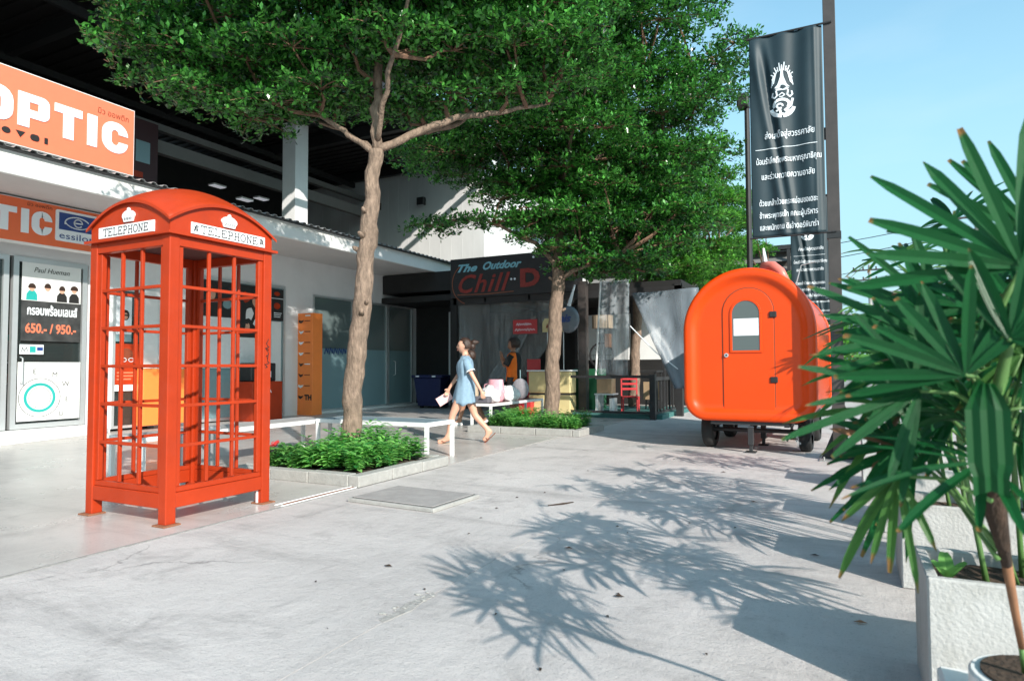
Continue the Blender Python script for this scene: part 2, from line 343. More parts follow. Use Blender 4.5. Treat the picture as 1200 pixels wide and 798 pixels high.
def thing(name, label, cat, loc=(0,0,0), rotz=0., group=None):
    o = bpy.data.objects.new(name, None); o.empty_display_size = .1; COL.objects.link(o)
    o.location = loc; o.rotation_euler = (0, 0, rotz); o['label'] = label; o['category'] = cat
    if group: o['group'] = group
    return o
def tag(o, label, cat, group=None, kind=None):
    o['label'] = label; o['category'] = cat
    if group: o['group'] = group
    if kind: o['kind'] = kind
    return o
def struct(o): o['kind'] = 'structure'; return o
def dup(root, loc, rotz, label, group=None, scale=None):
    r = root.copy(); COL.objects.link(r); r.location = loc; r.rotation_euler = (0, 0, rotz); r['label'] = label
    if group: r['group'] = group
    if scale: r.scale = (scale,)*3
    for ch in list(root.children):
        c = ch.copy(); COL.objects.link(c); c.parent = r
        for g in list(ch.children):
            d = g.copy(); COL.objects.link(d); d.parent = c
    return r

_txt = {}
def text(name, s, size, material, fr, a, b, parent=None, c=.002, extrude=.001, bold=0., shear=0., sx=1., align='LEFT', world=True, space=1., fit=None):
    cu = bpy.data.curves.new('t', 'FONT'); cu.body = s; cu.size = size; cu.extrude = extrude; cu.offset = bold; cu.shear = shear
    cu.align_x = align; cu.resolution_u = 3; cu.space_character = space
    o = bpy.data.objects.new('t', cu); COL.objects.link(o)
    dg = bpy.context.evaluated_depsgraph_get()
    me = bpy.data.meshes.new_from_object(o.evaluated_get(dg)); bpy.data.objects.remove(o)
    n = len(me.vertices); co = np.empty(n*3); me.vertices.foreach_get('co', co); co = co.reshape(-1, 3)
    if fit: sx = fit/max(1e-6, co[:, 0].max()-co[:, 0].min())
    O = np.array(fr(a, b, c)); U = np.array(fr(a+1, b, c))-O; V = np.array(fr(a, b+1, c))-O; Nn = np.array(fr(a, b, c+1))-O
    P = O + co[:, :1]*sx*U + co[:, 1:2]*V + (co[:, 2:3]+extrude)*Nn
    me.vertices.foreach_set('co', P.ravel()); me.materials.clear(); me.update()
    return link_mesh(name, me, material, parent, world)
# ================================================================== THE SETTING
# yard of cast concrete bays with open joints, terrace floor of the arcade, land beyond
b = MB(); b.box(-160, 160, -30, 420, -1.0, -.06)
ground = struct(b.build('ground', mat('far_ground', (.30, .29, .26), .9, var=.2, scale=.15)))
xs = [-4.16, -1.88, .75, 3.4, 6.4, 9.6]; ys = [-6.5, -2.4, 1.2, 8.95, 12.4, 16, 20, 25, 30, 38]
bays = 0
slab_root = struct(MB().box(-4.17, 9.6, -6.5, 38, -.06, -.007).build('yard', mat('joint_grit', (.08, .075, .07), .95, bump=.5), None))
for i in range(len(xs)-1):
    for j in range(len(ys)-1):
        g = .0018
        s = MB(); s.box(xs[i]+g, xs[i+1]-g, ys[j]+g, ys[j+1]-g, -.0065, 0.0)
        s.build('concrete_slab', M['concrete'], slab_root)
M['terrace'] = concretemat('polished_terrace', (.42, .395, .375), (.26, .245, .235), .30, .12, 1.)
t = MB(); t.box(-40, -4.18, -6.5, 38, -.058, .002)
terrace = struct(t.build('terrace_floor', M['terrace']))
b = MB(); b.box(-4.18, -4.162, -6.5, 4.97, -.05, .006); struct(b.build('floor_edge_strip', mat('edge_mortar', (.27, .26, .25), .9, var=.25, scale=14, bump=.6)))

# spalled patch with loose chips along the open joint
for k in range(16):
    a = random.uniform(0, 1); x = -1.9+random.uniform(-.055, .05); y = 2.45+.42*a; s = random.uniform(.004, .013)
    bm = bmesh.new(); bmesh.ops.create_icosphere(bm, subdivisions=1, radius=s)
    for v in bm.verts: v.co = Vector((v.co.x*1.4+x, v.co.y+y, v.co.z*.5+.004)) + Vector((random.uniform(-1,1), random.uniform(-1,1), 0))*s*.2
    me = bpy.data.meshes.new('chip'); bm.to_mesh(me); bm.free()
    o = link_mesh('rubble_chip', me, M['kerbstone'])
    tag(o, 'broken concrete chip lying along the joint in the yard', 'rubble', 'broken chips along the yard joint')
b = MB(); b.prism([(-1.92, 2.44), (-1.875, 2.42), (-1.86, 2.52), (-1.845, 2.6), (-1.865, 2.7), (-1.86, 2.82), (-1.90, 2.86), (-1.905, 2.74), (-1.93, 2.66), (-1.90, 2.55)], frame((0,0,0), (1,0,0), (0,1,0)), .0, .003)
b.build('mortar_patch', mat('pale_mortar', (.36, .34, .32), .95, var=.25, scale=30, bump=1., bscale=60), slab_root)
tw = MB().tube([(-2.20, 5.02, .006), (-2.10, 5.12, .012), (-2.06, 5.24, .006)], [.004, .007, .004], 6)
tag(tw.build('twig', M['fibre']), 'short dark twig lying on the pale concrete yard', 'twig')
for (x, y, c) in ((-1.05, 3.2, 'dark'), (-.72, 5.9, 'dark'), (-1.6, 3.9, 'dark'), (.02, 3.35, 'pale'), (-1.2, 7.4, 'dark'), (-2.4, 3.1, 'dark'), (-.2, 4.4, 'dark')):
    l = MB().add([(x, y, .006), (x+.03, y+.012, .014), (x+.06, y+.004, .006), (x+.03, y-.014, .010)], [(0, 1, 2, 3)])
    tag(l.build('fallen_leaf', M['dead'] if c == 'pale' else M['fibre']), 'small curled dry leaf fallen on the concrete yard', 'leaf', 'dry leaves scattered on the yard')

rq_ = random.Random(9)
for k in range(26):
    x, y = rq_.uniform(-2.6, .1), rq_.uniform(2.2, 8.2); s = rq_.uniform(.008, .018); a = rq_.uniform(0, 6.28); cx_, sx_ = math.cos(a)*s, math.sin(a)*s
    l = MB().add([(x-cx_, y-sx_, .004), (x+sx_*.5, y-cx_*.5, .008), (x+cx_, y+sx_, .004), (x-sx_*.5, y+cx_*.5, .010)], [(0, 1, 2, 3)])
    tag(l.build('leaf_scrap', M['fibre']), 'tiny dark leaf scrap lying on the concrete yard', 'leaf', 'leaf scraps scattered on the yard')
# raised access cover
mh = thing('access_cover', 'square raised concrete access cover in the yard beside the first tree bed', 'cover', (-3.35, 4.75, 0), math.radians(-3))
MB().box(-.46, .46, -.34, .34, .0, .034).build('rim', M['kerbstone'], mh, world=False, bevel=.006)
MB().box(-.43, .43, -.31, .31, .034, .037).build('gap', M['ink'], mh, world=False)
MB().box(-.422, .422, -.302, .302, .030, .042).build('lid', mat('cover_concrete', (.33, .31, .30), .85, var=.15, scale=8, bump=.5, bscale=60, stains=.4, sscale=4, scol=(.2, .19, .18)), mh, world=False, bevel=.004)

# white conduits on the floor and up the booth
pc = thing('conduit', 'thin white conduit on the floor from the phone booth to the first tree bed', 'conduit', (-4.25, 4.2, 0))
MB().tube([(-4.24, 4.02, .012), (-4.24, 4.55, .012), (-4.23, 4.96, .012)], .006, 8).build('pipe', M['white'], pc)
MB().tube([(-4.17, 4.02, .010), (-4.17, 4.5, .010), (-4.17, 4.96, .010)], .005, 8).build('pipe', M['white'], pc)
MB().box(-4.225, -4.185, 4.1, 4.96, .003, .012).build('channel', M['rust'], pc)

# ------------------------------------------------------------------ tree beds
def bed(x0, x1, y0, y1, label):
    t = thing('tree_bed', label, 'tree bed', ((x0+x1)/2, (y0+y1)/2, 0), 0, 'kerbed tree beds')
    MB().box(x0+.1, x1-.1, y0+.1, y1-.1, -.01, .07).build('soil', M['soil'], t)
    w = .13; h = .115
    def run(p, q, n):
        p, q = Vector(p), Vector(q)
        for i in range(n):
            a = p.lerp(q, (i+.006)/n); c = p.lerp(q, (i+.994)/n)
            z = h+random.uniform(-.006, .006)
            MB().beam((*a[:2], z/2), (*c[:2], z/2), w, z).build('kerb_stone', M['kerbstone'], t, bevel=.01, segs=2)
    run((x0, y0+w/2), (x1-w, y0+w/2), 3); run((x1-w/2, y0), (x1-w/2, y1), 3)
    run((x0, y1-w/2), (x1-w, y1-w/2), 3); run((x0+w/2, y0+w), (x0+w/2, y1-w), 3)
    return t
bed(-5.85, -4.16, 4.98, 6.6, 'concrete kerbed bed round the nearest tree trunk beside the phone booth')
bed(-6.0, -3.86, 10.12, 11.35, 'concrete kerbed bed round the second tree trunk in front of the bar')

def bedding(name, x0, x1, y0, y1, n, h, label, seed, mtl, gaps=()):
    r = random.Random(seed); mb = MB()
    for _ in range(n):
        x, y = r.uniform(x0, x1), r.uniform(y0, y1)
        if any((x-gx)**2+(y-gy)**2 < gr*gr for gx, gy, gr in gaps): continue
        for s in range(r.randint(4, 6)):
            az = r.uniform(0, 2*PI); lean = r.uniform(.05, .5); H = h*r.uniform(.6, 1.15)*(.62+.9*max(0, .5+noise.noise(Vector((x*2.3, y*2.3, seed)))))*(.6 if (x < -5.1 and seed == 3) else 1); d = Vector((math.cos(az), math.sin(az), 0))
            for k in range(6):
                u = .25+.75*k/5
                for sd in (-1, 1):
                    side = Vector((-d.y, d.x, 0))*sd
                    p = Vector((x, y, .07)) + d*lean*H*u*u + Vector((0, 0, H*u))
                    L = h*.42*r.uniform(.7, 1.2); tdir = (side*.9 + d*.5 + Vector((0, 0, r.uniform(-.1, .6)))).normalized()
                    wd = tdir.cross(Vector((0, 0, 1))).normalized()*L*.22
                    mb.add([p, p+tdir*L*.5+wd, p+tdir*L-Vector((0,0,L*.15)), p+tdir*L*.5-wd], [(0, 1, 2, 3)])
    o = mb.build(name, mtl); return tag(o, label, 'plants', kind='stuff')
bedding('bedding_plants', -5.62, -4.36, 5.2, 6.45, 150, .25, 'fresh green bedding plants round the nearest tree trunk', 3, M['bedleaf'], ((-5.25, 5.9, .13),))
bedding('bedding_plants', -5.8, -4.05, 10.3, 11.2, 170, .2, 'low green bedding plants round the second tree trunk', 4, M['bedleaf'], ((-4.92, 10.9, .1),))
pr = MB().tube([(-5.95, 5.75, .07), (-5.95, 5.75, .3)], [.055, .075], 12)
fp = thing('flower_pot', 'small dark pot with a red flower at the edge of the nearest tree bed', 'flower pot', (-5.6, 5.35, 0))
MB().tube([(-5.62, 5.3, .07), (-5.62, 5.3, .26)], [.05, .065], 12).build('pot', M['ink'], fp)
fl = MB()
for k in range(26):
    a = random.uniform(0, 6.28); r = random.uniform(0, .07); p = Vector((-5.62+r*math.cos(a), 5.3+r*math.sin(a), .28+random.uniform(0, .05)))
    fl.add([p, p+Vector((.025, .01, .02)), p+Vector((.01, .03, .03)), p+Vector((-.02, .02, .015))], [(0, 1, 2, 3)])
fl.build('flower', mat('red_petal', (.7, .05, .05), .5), fp)

# ================================================================== ROW OF SHOPS (wall plane X = -12)
shop = thing('shop_row', 'long low white shop row with a metal canopy and frosted glass fronts', 'building', (-12, 10, 0))
def wallpanel(y0, y1, z0, z1, x=-12., mtl='wall', name='wall', th=.2): return MB().box(x-th, x, y0, y1, z0, z1).build(name, M[mtl], shop)
wallpanel(-6, 5.60, 3.0, 3.86); wallpanel(5.60, 7.0, 3.0, 3.86); wallpanel(7.0, 17.05, 3.16, 3.86)
wallpanel(11.62, 12.55, 0, 3.16); wallpanel(16.9, 17.1, 0, 3.16); wallpanel(7.28, 7.44, 0, 3.16); wallpanel(8.30, 9.28, 0, 3.16)
wallpanel(12.55, 16.9, 3.02, 3.16); wallpanel(7.44, 8.3, 2.66, 3.16); wallpanel(7.0, 7.28, 0, 3.16); wallpanel(9.28, 10.2, 3.1, 3.16); wallpanel(10.2, 11.62, 3.1, 3.16)
# canopy: fascia, soffit, corrugated roof with its scalloped edge
MB().box(-10.25, -10.17, -6, 16.3, 3.84, 4.18).build('fascia', M['white'], shop, bevel=.01)
MB().box(-12.2, -10.25, -6, 16.3, 3.86, 3.90).build('soffit', M['soffit'], shop)
MB().box(-12, -10.17, 16.3, 16.38, 3.84, 4.20).build('fascia', M['white'], shop)
rv = MB(); n = 0; prof = []
y = -6.0
while y < 16.4:
    for dy, dz in ((0, 0), (.045, .0), (.075, .035), (.125, .035), (.155, 0)): prof.append((y+dy, dz))
    y += .2
k = len(rv.v)
for (yy, dz) in prof:
    rv.v += [(-10.08, yy, 4.19+dz), (-13.2, yy, 4.35+dz), (-10.08, yy, 4.196+dz), (-13.2, yy, 4.356+dz)]
for i in range(len(prof)-1):
    a = k+4*i; rv.f += [(a, a+4, a+5, a+1), (a+2, a+3, a+7, a+6), (a, a+2, a+6, a+4)]
rv.build('roof_sheet', M['roofmetal'], shop)
MB().box(-10.2, -10.1, -6, 16.38, 4.165, 4.187).build('roof_edge', M['black'], shop)
# step in front of the optician, wider at the near end
sp = MB().prism([(-12.0, 3.0), (-11.15, 3.0), (-11.35, 5.55), (-11.85, 7.3), (-12.0, 7.3)], frame((0,0,0), (1,0,0), (0,1,0)), 0, .17)
sp.build('step', M['white'], shop, bevel=.008)
MB().box(-12, -11.78, 12.55, 16.9, 0, .05).build('sill', M['white'], shop)
# dark interior
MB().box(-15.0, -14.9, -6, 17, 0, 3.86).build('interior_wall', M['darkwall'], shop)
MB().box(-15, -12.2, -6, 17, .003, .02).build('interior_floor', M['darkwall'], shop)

def framed(name, y0, y1, z0, z1, glass, fw=.06, x=-12., bars=(), d=.06, proud=.03, handle=None):
    f = MB(); f.box(x-d, x+proud, y0, y0+fw, z0, z1); f.box(x-d, x+proud, y1-fw, y1, z0, z1)
    f.box(x-d, x+proud, y0+fw, y1-fw, z0, z0+fw); f.box(x-d, x+proud, y0+fw, y1-fw, z1-fw, z1)
    fo = f.build(name, M['alu'], shop)
    MB().box(x-.03, x-.018, y0+fw, y1-fw, z0+fw, z1-fw).build('pane', M[glass], fo)
    for z in bars: MB().box(x-.05, x+proud-.005, y0+fw, y1-fw, z-.02, z+.02).build('glazing_bar', M['alu'], fo)
    if handle:
        MB().tube([(x+proud, handle, 1.35), (x+.1, handle, 1.33), (x+.1, handle, .95), (x+proud, handle, .93)], .012, 8).build('handle', M['alu'], fo)
    return fo
framed('shop_window', 3.6, 5.74, .18, 3.0, 'glassdark', .08)
d0 = framed('glass_door', 5.80, 6.97, .18, 3.0, 'glassdark', .08, handle=5.93)
framed('shop_window', 7.44, 8.30, .05, 2.66, 'glassdark', .05)
framed('shop_window', 9.28, 10.20, .03, 3.1, 'glassfrost', .06)
framed('shop_window', 10.20, 11.10, .03, 3.1, 'glassfrost', .05)
framed('glass_door', 11.12, 11.62, .03, 3.12, 'glassfrost', .06)
def tallglass(name, y0, y1, handle=None):
    fo = framed(name, y0, y1, .04, 3.02, 'glassupper', .05, handle=handle)
    MB().box(-12.016, -12.008, y0+.05, y1-.05, .09, 1.66).build('frosted_film', M['glassfrost'], fo)
tallglass('shop_window', 12.55, 14.10); tallglass('shop_window', 14.10, 15.62); tallglass('glass_door', 15.64, 16.88, 15.9)
fr = FX(-12)
# small red and blue lettering on the frosted glass
bl = MB(); rl = MB(); r_ = random.Random(5)
for k in range(5): a = 13.0+k*.17; bl.stroke([(a, 1.52), (a+.05, 1.68), (a+.12, 1.55), (a+.14, 1.66)], .03, fr, .001, .004)
for k in range(4): a = 13.95+k*.09; rl.stroke([(a, 1.52), (a+.05, 1.6), (a+.07, 1.52)], .03, fr, .001, .004)
o = bl.build('window_lettering', M['blue']); tag(o, 'row of small blue handwritten style lettering on the frosted glass', 'lettering', kind='stuff')
o = rl.build('window_lettering', M['red']); tag(o, 'short row of small red lettering on the frosted glass', 'lettering', kind='stuff')

# ---- signs of the optician
def optic_sign(name, label, x, y0, y1, z0, z1, letters, thai, shapes, mtl, th=.08):
    t = thing(name, label, 'sign', (x, (y0+y1)/2, z0))
    MB().box(x-th, x, y0, y1, z0, z1).build('sign_box', M['white'], t, bevel=.004)
    MB().box(x+.001, x+.006, y0+.015, y1-.015, z0+.015, z1-.015).build('sign_face', M[mtl], t)
    f = FX(x+.006)
    for L in letters: 
        bb = MB()
        for qi, poly in enumerate(L): bb.prism(poly, f, .0, .012 if len(L) < 6 or qi else .0135)
        bb.build('letter', M['letter'], t)
    if thai: text('lettering', thai[0], thai[1], M['brownink'], f, thai[2], thai[3]-.04, t, fit=thai[4])
    for sname, poly in shapes: MB().prism(poly, f, 0, .01).build(sname, M['ink'], t)
    return t
def arcp(cx, cy, rx, ry, a0, a1, n=10): return [(cx+rx*math.cos(math.radians(a0+(a1-a0)*i/n)), cy+ry*math.sin(math.radians(a0+(a1-a0)*i/n))) for i in range(n+1)]
def ringpoly(o, i):    # closed ring from outer + inner loops split in quads
    return [[o[k], o[(k+1) % len(o)], i[(k+1) % len(i)], i[k]] for k in range(len(o))]
def rrect(x0, x1, y0, y1, r, n=4):
    return arcp(x1-r, y1-r, r, r, 0, 90, n)+arcp(x0+r, y1-r, r, r, 90, 180, n)+arcp(x0+r, y0+r, r, r, 180, 270, n)+arcp(x1-r, y0+r, r, r, 270, 360, n)
def word(y0, z0, h, w, gap, chars, s):
    out = []; y = y0
    for c in chars:
        L = []
        if c == 'O':
            L = ringpoly(rrect(y, y+w, z0, z0+h, h*.36), rrect(y+s, y+w-s, z0+s*.85, z0+h-s*.85, h*.14)); aw = w
        elif c == 'P':
            zt = z0+h; zb = z0+h*.30
            L = [[(y, z0), (y+s, z0), (y+s, zt), (y, zt)]]
            o_ = [(y+s, zt), (y+w-h*.2, zt)]+arcp(y+w-h*.2, zt-h*.2, h*.2, h*.2, 80, 0, 5)+arcp(y+w-h*.2, zb+h*.2, h*.2, h*.2, 0, -80, 5)+[(y+w-h*.2, zb), (y+s, zb)]
            i_ = [(y+s, zt-s*.8), (y+w-s, zt-s*.8)]+[(y+w-s, zt-s*.8)]*6+[(y+w-s, zb+s*.8)]*6+[(y+w-s, zb+s*.8), (y+s, zb+s*.8)]
            L += [[o_[k], o_[k+1], i_[k+1], i_[k]] for k in range(len(o_)-1)]; aw = w
        elif c == 'T':
            aw = w; L = [[(y, z0+h-s*.85), (y+w, z0+h-s*.85), (y+w, z0+h), (y, z0+h)], [(y+w/2-s/2, z0), (y+w/2+s/2, z0), (y+w/2+s/2, z0+h-s*.85), (y+w/2-s/2, z0+h-s*.85)]]
        elif c == 'I':
            aw = s; L = [[(y, z0), (y+s, z0), (y+s, z0+h), (y, z0+h)]]
        elif c == 'C':
            o = rrect(y, y+w, z0, z0+h, h*.38, 6); i = rrect(y+s, y+w-s, z0+s*.85, z0+h-s*.85, max(.01, h*.38-s*.85), 6); aw = w
            qs = ringpoly(o, i); L = qs[:-1]
        out.append(L); y += aw+gap
    return out
# roof sign
W1 = word(3.62, 4.70, .50, .50, .09, 'O', .155)
W1 = word(4.56, 4.66, .50, .46, .08, 'O', .15) + word(5.08, 4.66, .50, .42, .0, 'P', .15) + word(5.57, 4.66, .50, .40, 0, 'T', .15) + word(6.05, 4.66, .50, .4, 0, 'I', .15) + word(6.28, 4.66, .50, .42, 0, 'C', .15)
W1 = word(3.62, 4.66, .50, .46, .08, '', .15) + W1
sh = [('shape', [(4.72, 4.50), (4.84, 4.50), (4.84, 4.58), (4.72, 4.58)]), ('shape', [(4.94+.055*math.cos(k), 4.54+.045*math.sin(k)) for k in np.linspace(0, 6.28, 14)[:-1]]),
      ('shape', [(5.06, 4.58), (5.12, 4.49), (5.18, 4.58)]), ('shape', rrect(5.25, 5.37, 4.49, 4.585, .04)), ('shape', [(5.44, 4.49), (5.485, 4.49), (5.485, 4.58), (5.44, 4.58)]),
      ('shape', [(4.52, 4.50), (4.64, 4.50), (4.58, 4.60)])]
optic_sign('roof_sign', 'large orange shop sign with thick white capitals standing on the canopy roof', -10.5, 2.6, 6.82, 4.36, 5.47, W1, ('มิว ออพติก', .13, 6.20, 5.27, .50), sh, 'salmon')
# wall sign below the canopy: rescaled copy of the lettering
x = -11.4
W2 = word(4.78, 3.29, .38, .34, .0, 'P', .11) + word(5.20, 3.29, .38, .34, 0, 'T', .11) + word(5.60, 3.29, .38, .3, 0, 'I', .11) + word(5.75, 3.29, .38, .30, 0, 'C', .11)
ws = optic_sign('wall_sign', 'orange shop sign with white capitals and a blue eye badge under the canopy', x, 3.0, 7.25, 3.13, 3.83, W2, ('มิว ออพติก', .075, 5.68, 3.77, .36), [], 'orange', .2)
ws.name = 'wall_sign'
f = FX(x+.007)
MB().prism(rrect(6.10, 6.78, 3.25, 3.76, .03), f, 0, .012).build('badge_plate', M['letter'], ws)
MB().prism([(6.15, 3.44), (6.73, 3.44), (6.73, 3.72), (6.15, 3.72)], f, .013, .017).build('badge_field', M['blue'], ws)
e = MB(); e.stroke(arcp(6.44, 3.56, .20, .115, 30, 190, 12), .02, f, .018, .021); e.stroke(arcp(6.44, 3.60, .20, .115, 200, 340, 12), .016, f, .018, .021)
e.stroke(arcp(6.45, 3.58, .065, .065, 0, 320, 14), .02, f, .018, .021); e.stroke([(6.39, 3.58), (6.51, 3.58)], .018, f, .018, .021)
e.build('eye_emblem', M['letter'], ws)
text('lettering', 'essilor', .15, M['blue'], f, 6.15, 3.295, ws, c=.014, fit=.55)

# ---- poster and prices in the optician's door
po = thing('poster', 'white poster of four young models over a dark price panel in the optician door', 'poster', (-11.99, 6.3, 1.8))
f = FX(-11.985)
MB().prism([(5.93, 2.29), (6.86, 2.29), (6.86, 2.92), (5.93, 2.92)], f, 0, .004).build('sheet', M['white'], po)
MB().prism([(5.93, 1.62), (6.86, 1.62), (6.86, 2.288), (5.93, 2.288)], f, 0, .004).build('price_panel', mat('smoky_print', (.05, .05, .05), .3, var=.5, scale=5), po)
text('lettering', 'Paul Hueman', .12, M['ink'], f, 6.10, 2.77, po, c=.006, shear=.3, fit=.56)
for k, (cy, shirt, hair) in enumerate(((6.08, 'teal', 1.0), (6.32, 'letter', .9), (6.55, 'ink', .85), (6.75, 'ink', 1.1))):
    z = 2.50+.02*(k % 2)
    MB().prism([(cy-.085, 2.30), (cy+.085, 2.30), (cy+.08, 2.40), (cy+.04, 2.46), (cy-.04, 2.46), (cy-.08, 2.40)], f, .005, .006).build('printed_shirt', M[shirt], po)
    MB().prism([(cy+.045*math.cos(a), z+.055*math.sin(a)) for a in np.linspace(0, 6.28, 12)[:-1]], f, .0065, .008).build('printed_face', M['skin'], po)
    MB().prism(arcp(cy, z+.01, .06*hair, .07, -10, 190, 10), f, .0085, .0095).build('printed_hair', M['hair'], po)
text('lettering', 'กรอบพร้อมเลนส์', .20, M['letter'], f, 6.01, 2.06, po, c=.006, bold=.006, fit=.79)
text('lettering', '650.- / 950.-', .215, M['salmon'], f, 5.99, 1.76, po, c=.006, bold=.006, fit=.80)
st = thing('sticker', 'small white sticker strip with green and blue marks on the optician door', 'sticker', (-11.98, 6.1, 1.5))
MB().prism([(5.92, 1.40), (6.28, 1.40), (6.28, 1.56), (5.92, 1.56)], f, .0, .003).build('sheet', M['letter'], st)
MB().prism([(6.07, 1.43), (6.16, 1.43), (6.16, 1.53), (6.07, 1.53)], f, .004, .005).build('printed_square', M['teal'], st)
MB().prism([(6.18, 1.46), (6.27, 1.46), (6.27, 1.52), (6.18, 1.52)], f, .004, .005).build('printed_square', M['blue'], st)
MB().stroke([(5.95, 1.44), (5.96, 1.51), (5.99, 1.45), (6.02, 1.51), (6.04, 1.45)], .01, f, .004, .005).build('printed_mark', M['ink'], st)
rp_ = thing('door_panel_print', 'white lower door panel printed with a green ring and small letters round it', 'poster', (-11.98, 6.3, .7))
MB().prism([(5.90, .30), (6.88, .30), (6.88, 1.27), (5.90, 1.27)], f, 0, .004).build('sheet', M['white'], rp_)
MB().ring((6.24, .68), .20, .245, 28, f, .005, .007).build('green_ring', M['teal'], rp_)
MB().ring((6.24, .68), .315, .325, 28, f, .005, .007).build('thin_ring', M['steel'], rp_)
MB().ring((6.24, .68), .165, .172, 24, f, .005, .007).build('thin_ring', M['steel'], rp_)
for ch, a in zip('EMWEUE3', (100, 60, 30, -5, -40, -90, 150)):
    MB
    rr = .44; text('printed_letter', ch, .12, M['steel'], f, 6.24+rr*math.cos(math.radians(a))-.04, .68+rr*math.sin(math.radians(a))-.04, rp_, c=.005)
# display shelves of frames behind the glass
for k in range(3):
    dsp = MB().box(-13.0, -12.6, 5.9, 6.8, .9+.35*k, .93+.35*k)
    dsp.build('display_shelf', M['alu'], shop)
for k in range(16):
    y_, z_ = 5.95+.055*k, .93+.35*(k % 3)
    g = MB().box(-12.75, -12.65, y_, y_+.05, z_, z_+random.uniform(.06, .16))
    tag(g.build('product_box', M[random.choice(['orange', 'teal', 'red', 'brownink', 'beige'])]), 'small coloured product box on the shelf inside the optician door', 'box', 'boxes on the optician shelves')

# ---- posters behind the phone booth
def poster(label, y0, y1, z0, z1, parts, x=-11.985):
    t = thing('poster', label, 'poster', (x, (y0+y1)/2, z0)); f = FX(x)
    for k, (nm, mt, poly) in enumerate(parts): MB().prism(poly, f, .0015*k, .0015*k+.003).build(nm, M[mt], t)
    return t, f
R_ = lambda a, b_, c, d: [(a, c), (b_, c), (b_, d), (a, d)]
poster('small white poster of a girl in dark glasses seen through the booth', 7.5, 7.95, 1.94, 2.56, [('sheet', 'letter', R_(7.5, 7.8, 1.94, 2.5)), ('printed_hair', 'hair', arcp(7.68, 2.16, .075, .1, 0, 360, 12)), ('printed_face', 'skin', arcp(7.68, 2.14, .045, .065, 0, 360, 12)), ('printed_glasses', 'ink', R_(7.63, 7.73, 2.14, 2.17))])
poster('small pale blue poster between a white one and an orange one', 7.5, 7.8, 1.64, 1.91, [('sheet', 'glassfrost', R_(7.5, 7.8, 1.66, 1.92)), ('printed_band', 'letter', R_(7.5, 7.8, 1.80, 1.84))])
t, f = poster('orange red poster with white glasses drawing and lines of print', 7.5, 8.0, .8, 1.62, [('sheet', 'red', R_(7.48, 8.02, .86, 1.62)), ('printed_hair', 'brownink', arcp(7.7, 1.42, .14, .12, 0, 360, 12)), ('white_strip', 'letter', R_(7.48, 8.02, .74, .855))])
g = MB(); g.stroke(arcp(7.66, 1.32, .05, .035, 0, 360, 10), .012, f, .006, .008); g.stroke(arcp(7.80, 1.32, .05, .035, 0, 360, 10), .012, f, .006, .008)
g.build('printed_glasses', M['letter'], t)
for k in range(3): MB().stroke([(7.54, 1.08-.06*k), (7.92-.06*k, 1.08-.06*k)], .028, f, .006, .008).build('printed_line', M['salmon'], t)
MB().box(-12.0, -11.93, 8.02, 8.30, 1.16, 2.66).build('wall', M['wall'], shop)
c = MB().box(-12.0, -11.7, 7.86, 8.75, .08, 1.15); tag(c.build('orange_counter', M['orange2'], bevel=.01), 'plain orange counter front behind the phone booth', 'counter')
poster('dark photo strip across the top of the window behind the booth', 9.35, 10.15, 2.28, 3.05, [('sheet', 'ink', R_(9.34, 10.14, 2.27, 3.03)), ('printed_face', 'skin', arcp(9.55, 2.75, .10, .14, 0, 360, 12)), ('printed_hair', 'hair', arcp(9.55, 2.82, .13, .13, 0, 180, 12)), ('printed_face', 'glassfrost', arcp(9.95, 2.55, .12, .10, 0, 360, 12))])
poster('pale grey paper over the middle of the window behind the booth', 9.35, 10.15, 1.15, 2.26, [('sheet', 'wall', R_(9.34, 10.14, 1.16, 2.26))])
pc_ = [('sheet', 'ink', R_(10.26, 11.05, 1.86, 3.03))]
for (a, z, r1, mt) in ((10.45, 2.75, .11, 'red'), (10.72, 2.68, .10, 'skin'), (10.9, 2.5, .09, 'wall'), (10.55, 2.4, .13, 'wall'), (10.8, 2.2, .14, 'letter'), (10.5, 2.08, .08, 'skin'), (10.95, 2.85, .06, 'salmon')):
    pc_.append(('printed_patch', mt, [(a+r1*(.7+.5*random.random())*math.cos(q), z+r1*(.8+.6*random.random())*math.sin(q)) for q in np.linspace(0, 6.28, 12)[:-1]]))
poster('dark collage poster with pale cut-out figures above the red counter', 10.26, 11.05, 1.86, 3.03, pc_)
poster('pale lilac paper on the glass above the red counter', 10.26, 11.05, 1.1, 1.84, [('sheet', 'wall', R_(10.26, 11.05, 1.1, 1.845))])
t, f = poster('black menu poster with red logos on the glass door right of the booth', 11.2, 11.58, 2.28, 3.04, [('sheet', 'ink', R_(11.19, 11.56, 2.28, 3.03)), ('white_strip', 'letter', R_(11.19, 11.56, 2.80, 2.815)), ('printed_logo', 'red', arcp(11.36, 2.92, .09, .05, 0, 360, 12)), ('printed_logo', 'red', arcp(11.36, 2.63, .10, .08, 0, 360, 12))])
for k in range(3): MB().stroke([(11.27, 2.46-.045*k), (11.50-.02*k, 2.46-.045*k)], .018, f, .006, .008).build('printed_line', M['letter'], t)
poster('white paper hung inside the glass door right of the booth', 11.2, 11.56, .1, 2.25, [('sheet', 'white', R_(11.19, 11.50, .12, 2.26))])
ct = thing('counter', 'orange red cash counter with white print in front of the window', 'counter', (-11.7, 10.7, 0))
MB().box(-11.95, -11.35, 10.1, 10.95, 0, .86).build('cabinet', M['red'], ct, bevel=.008)
f = FX(-11.348); MB().stroke([(10.5, .62), (10.56, .72), (10.62, .62)], .02, f, 0, .003).build('printed_mark', M['letter'], ct); text('lettering', 'KT', .13, M['letter'], f, 10.42, .3, ct)
cm = thing('coffee_machine', 'dark coffee machine standing on the red counter', 'machine', (-11.7, 10.6, .86))
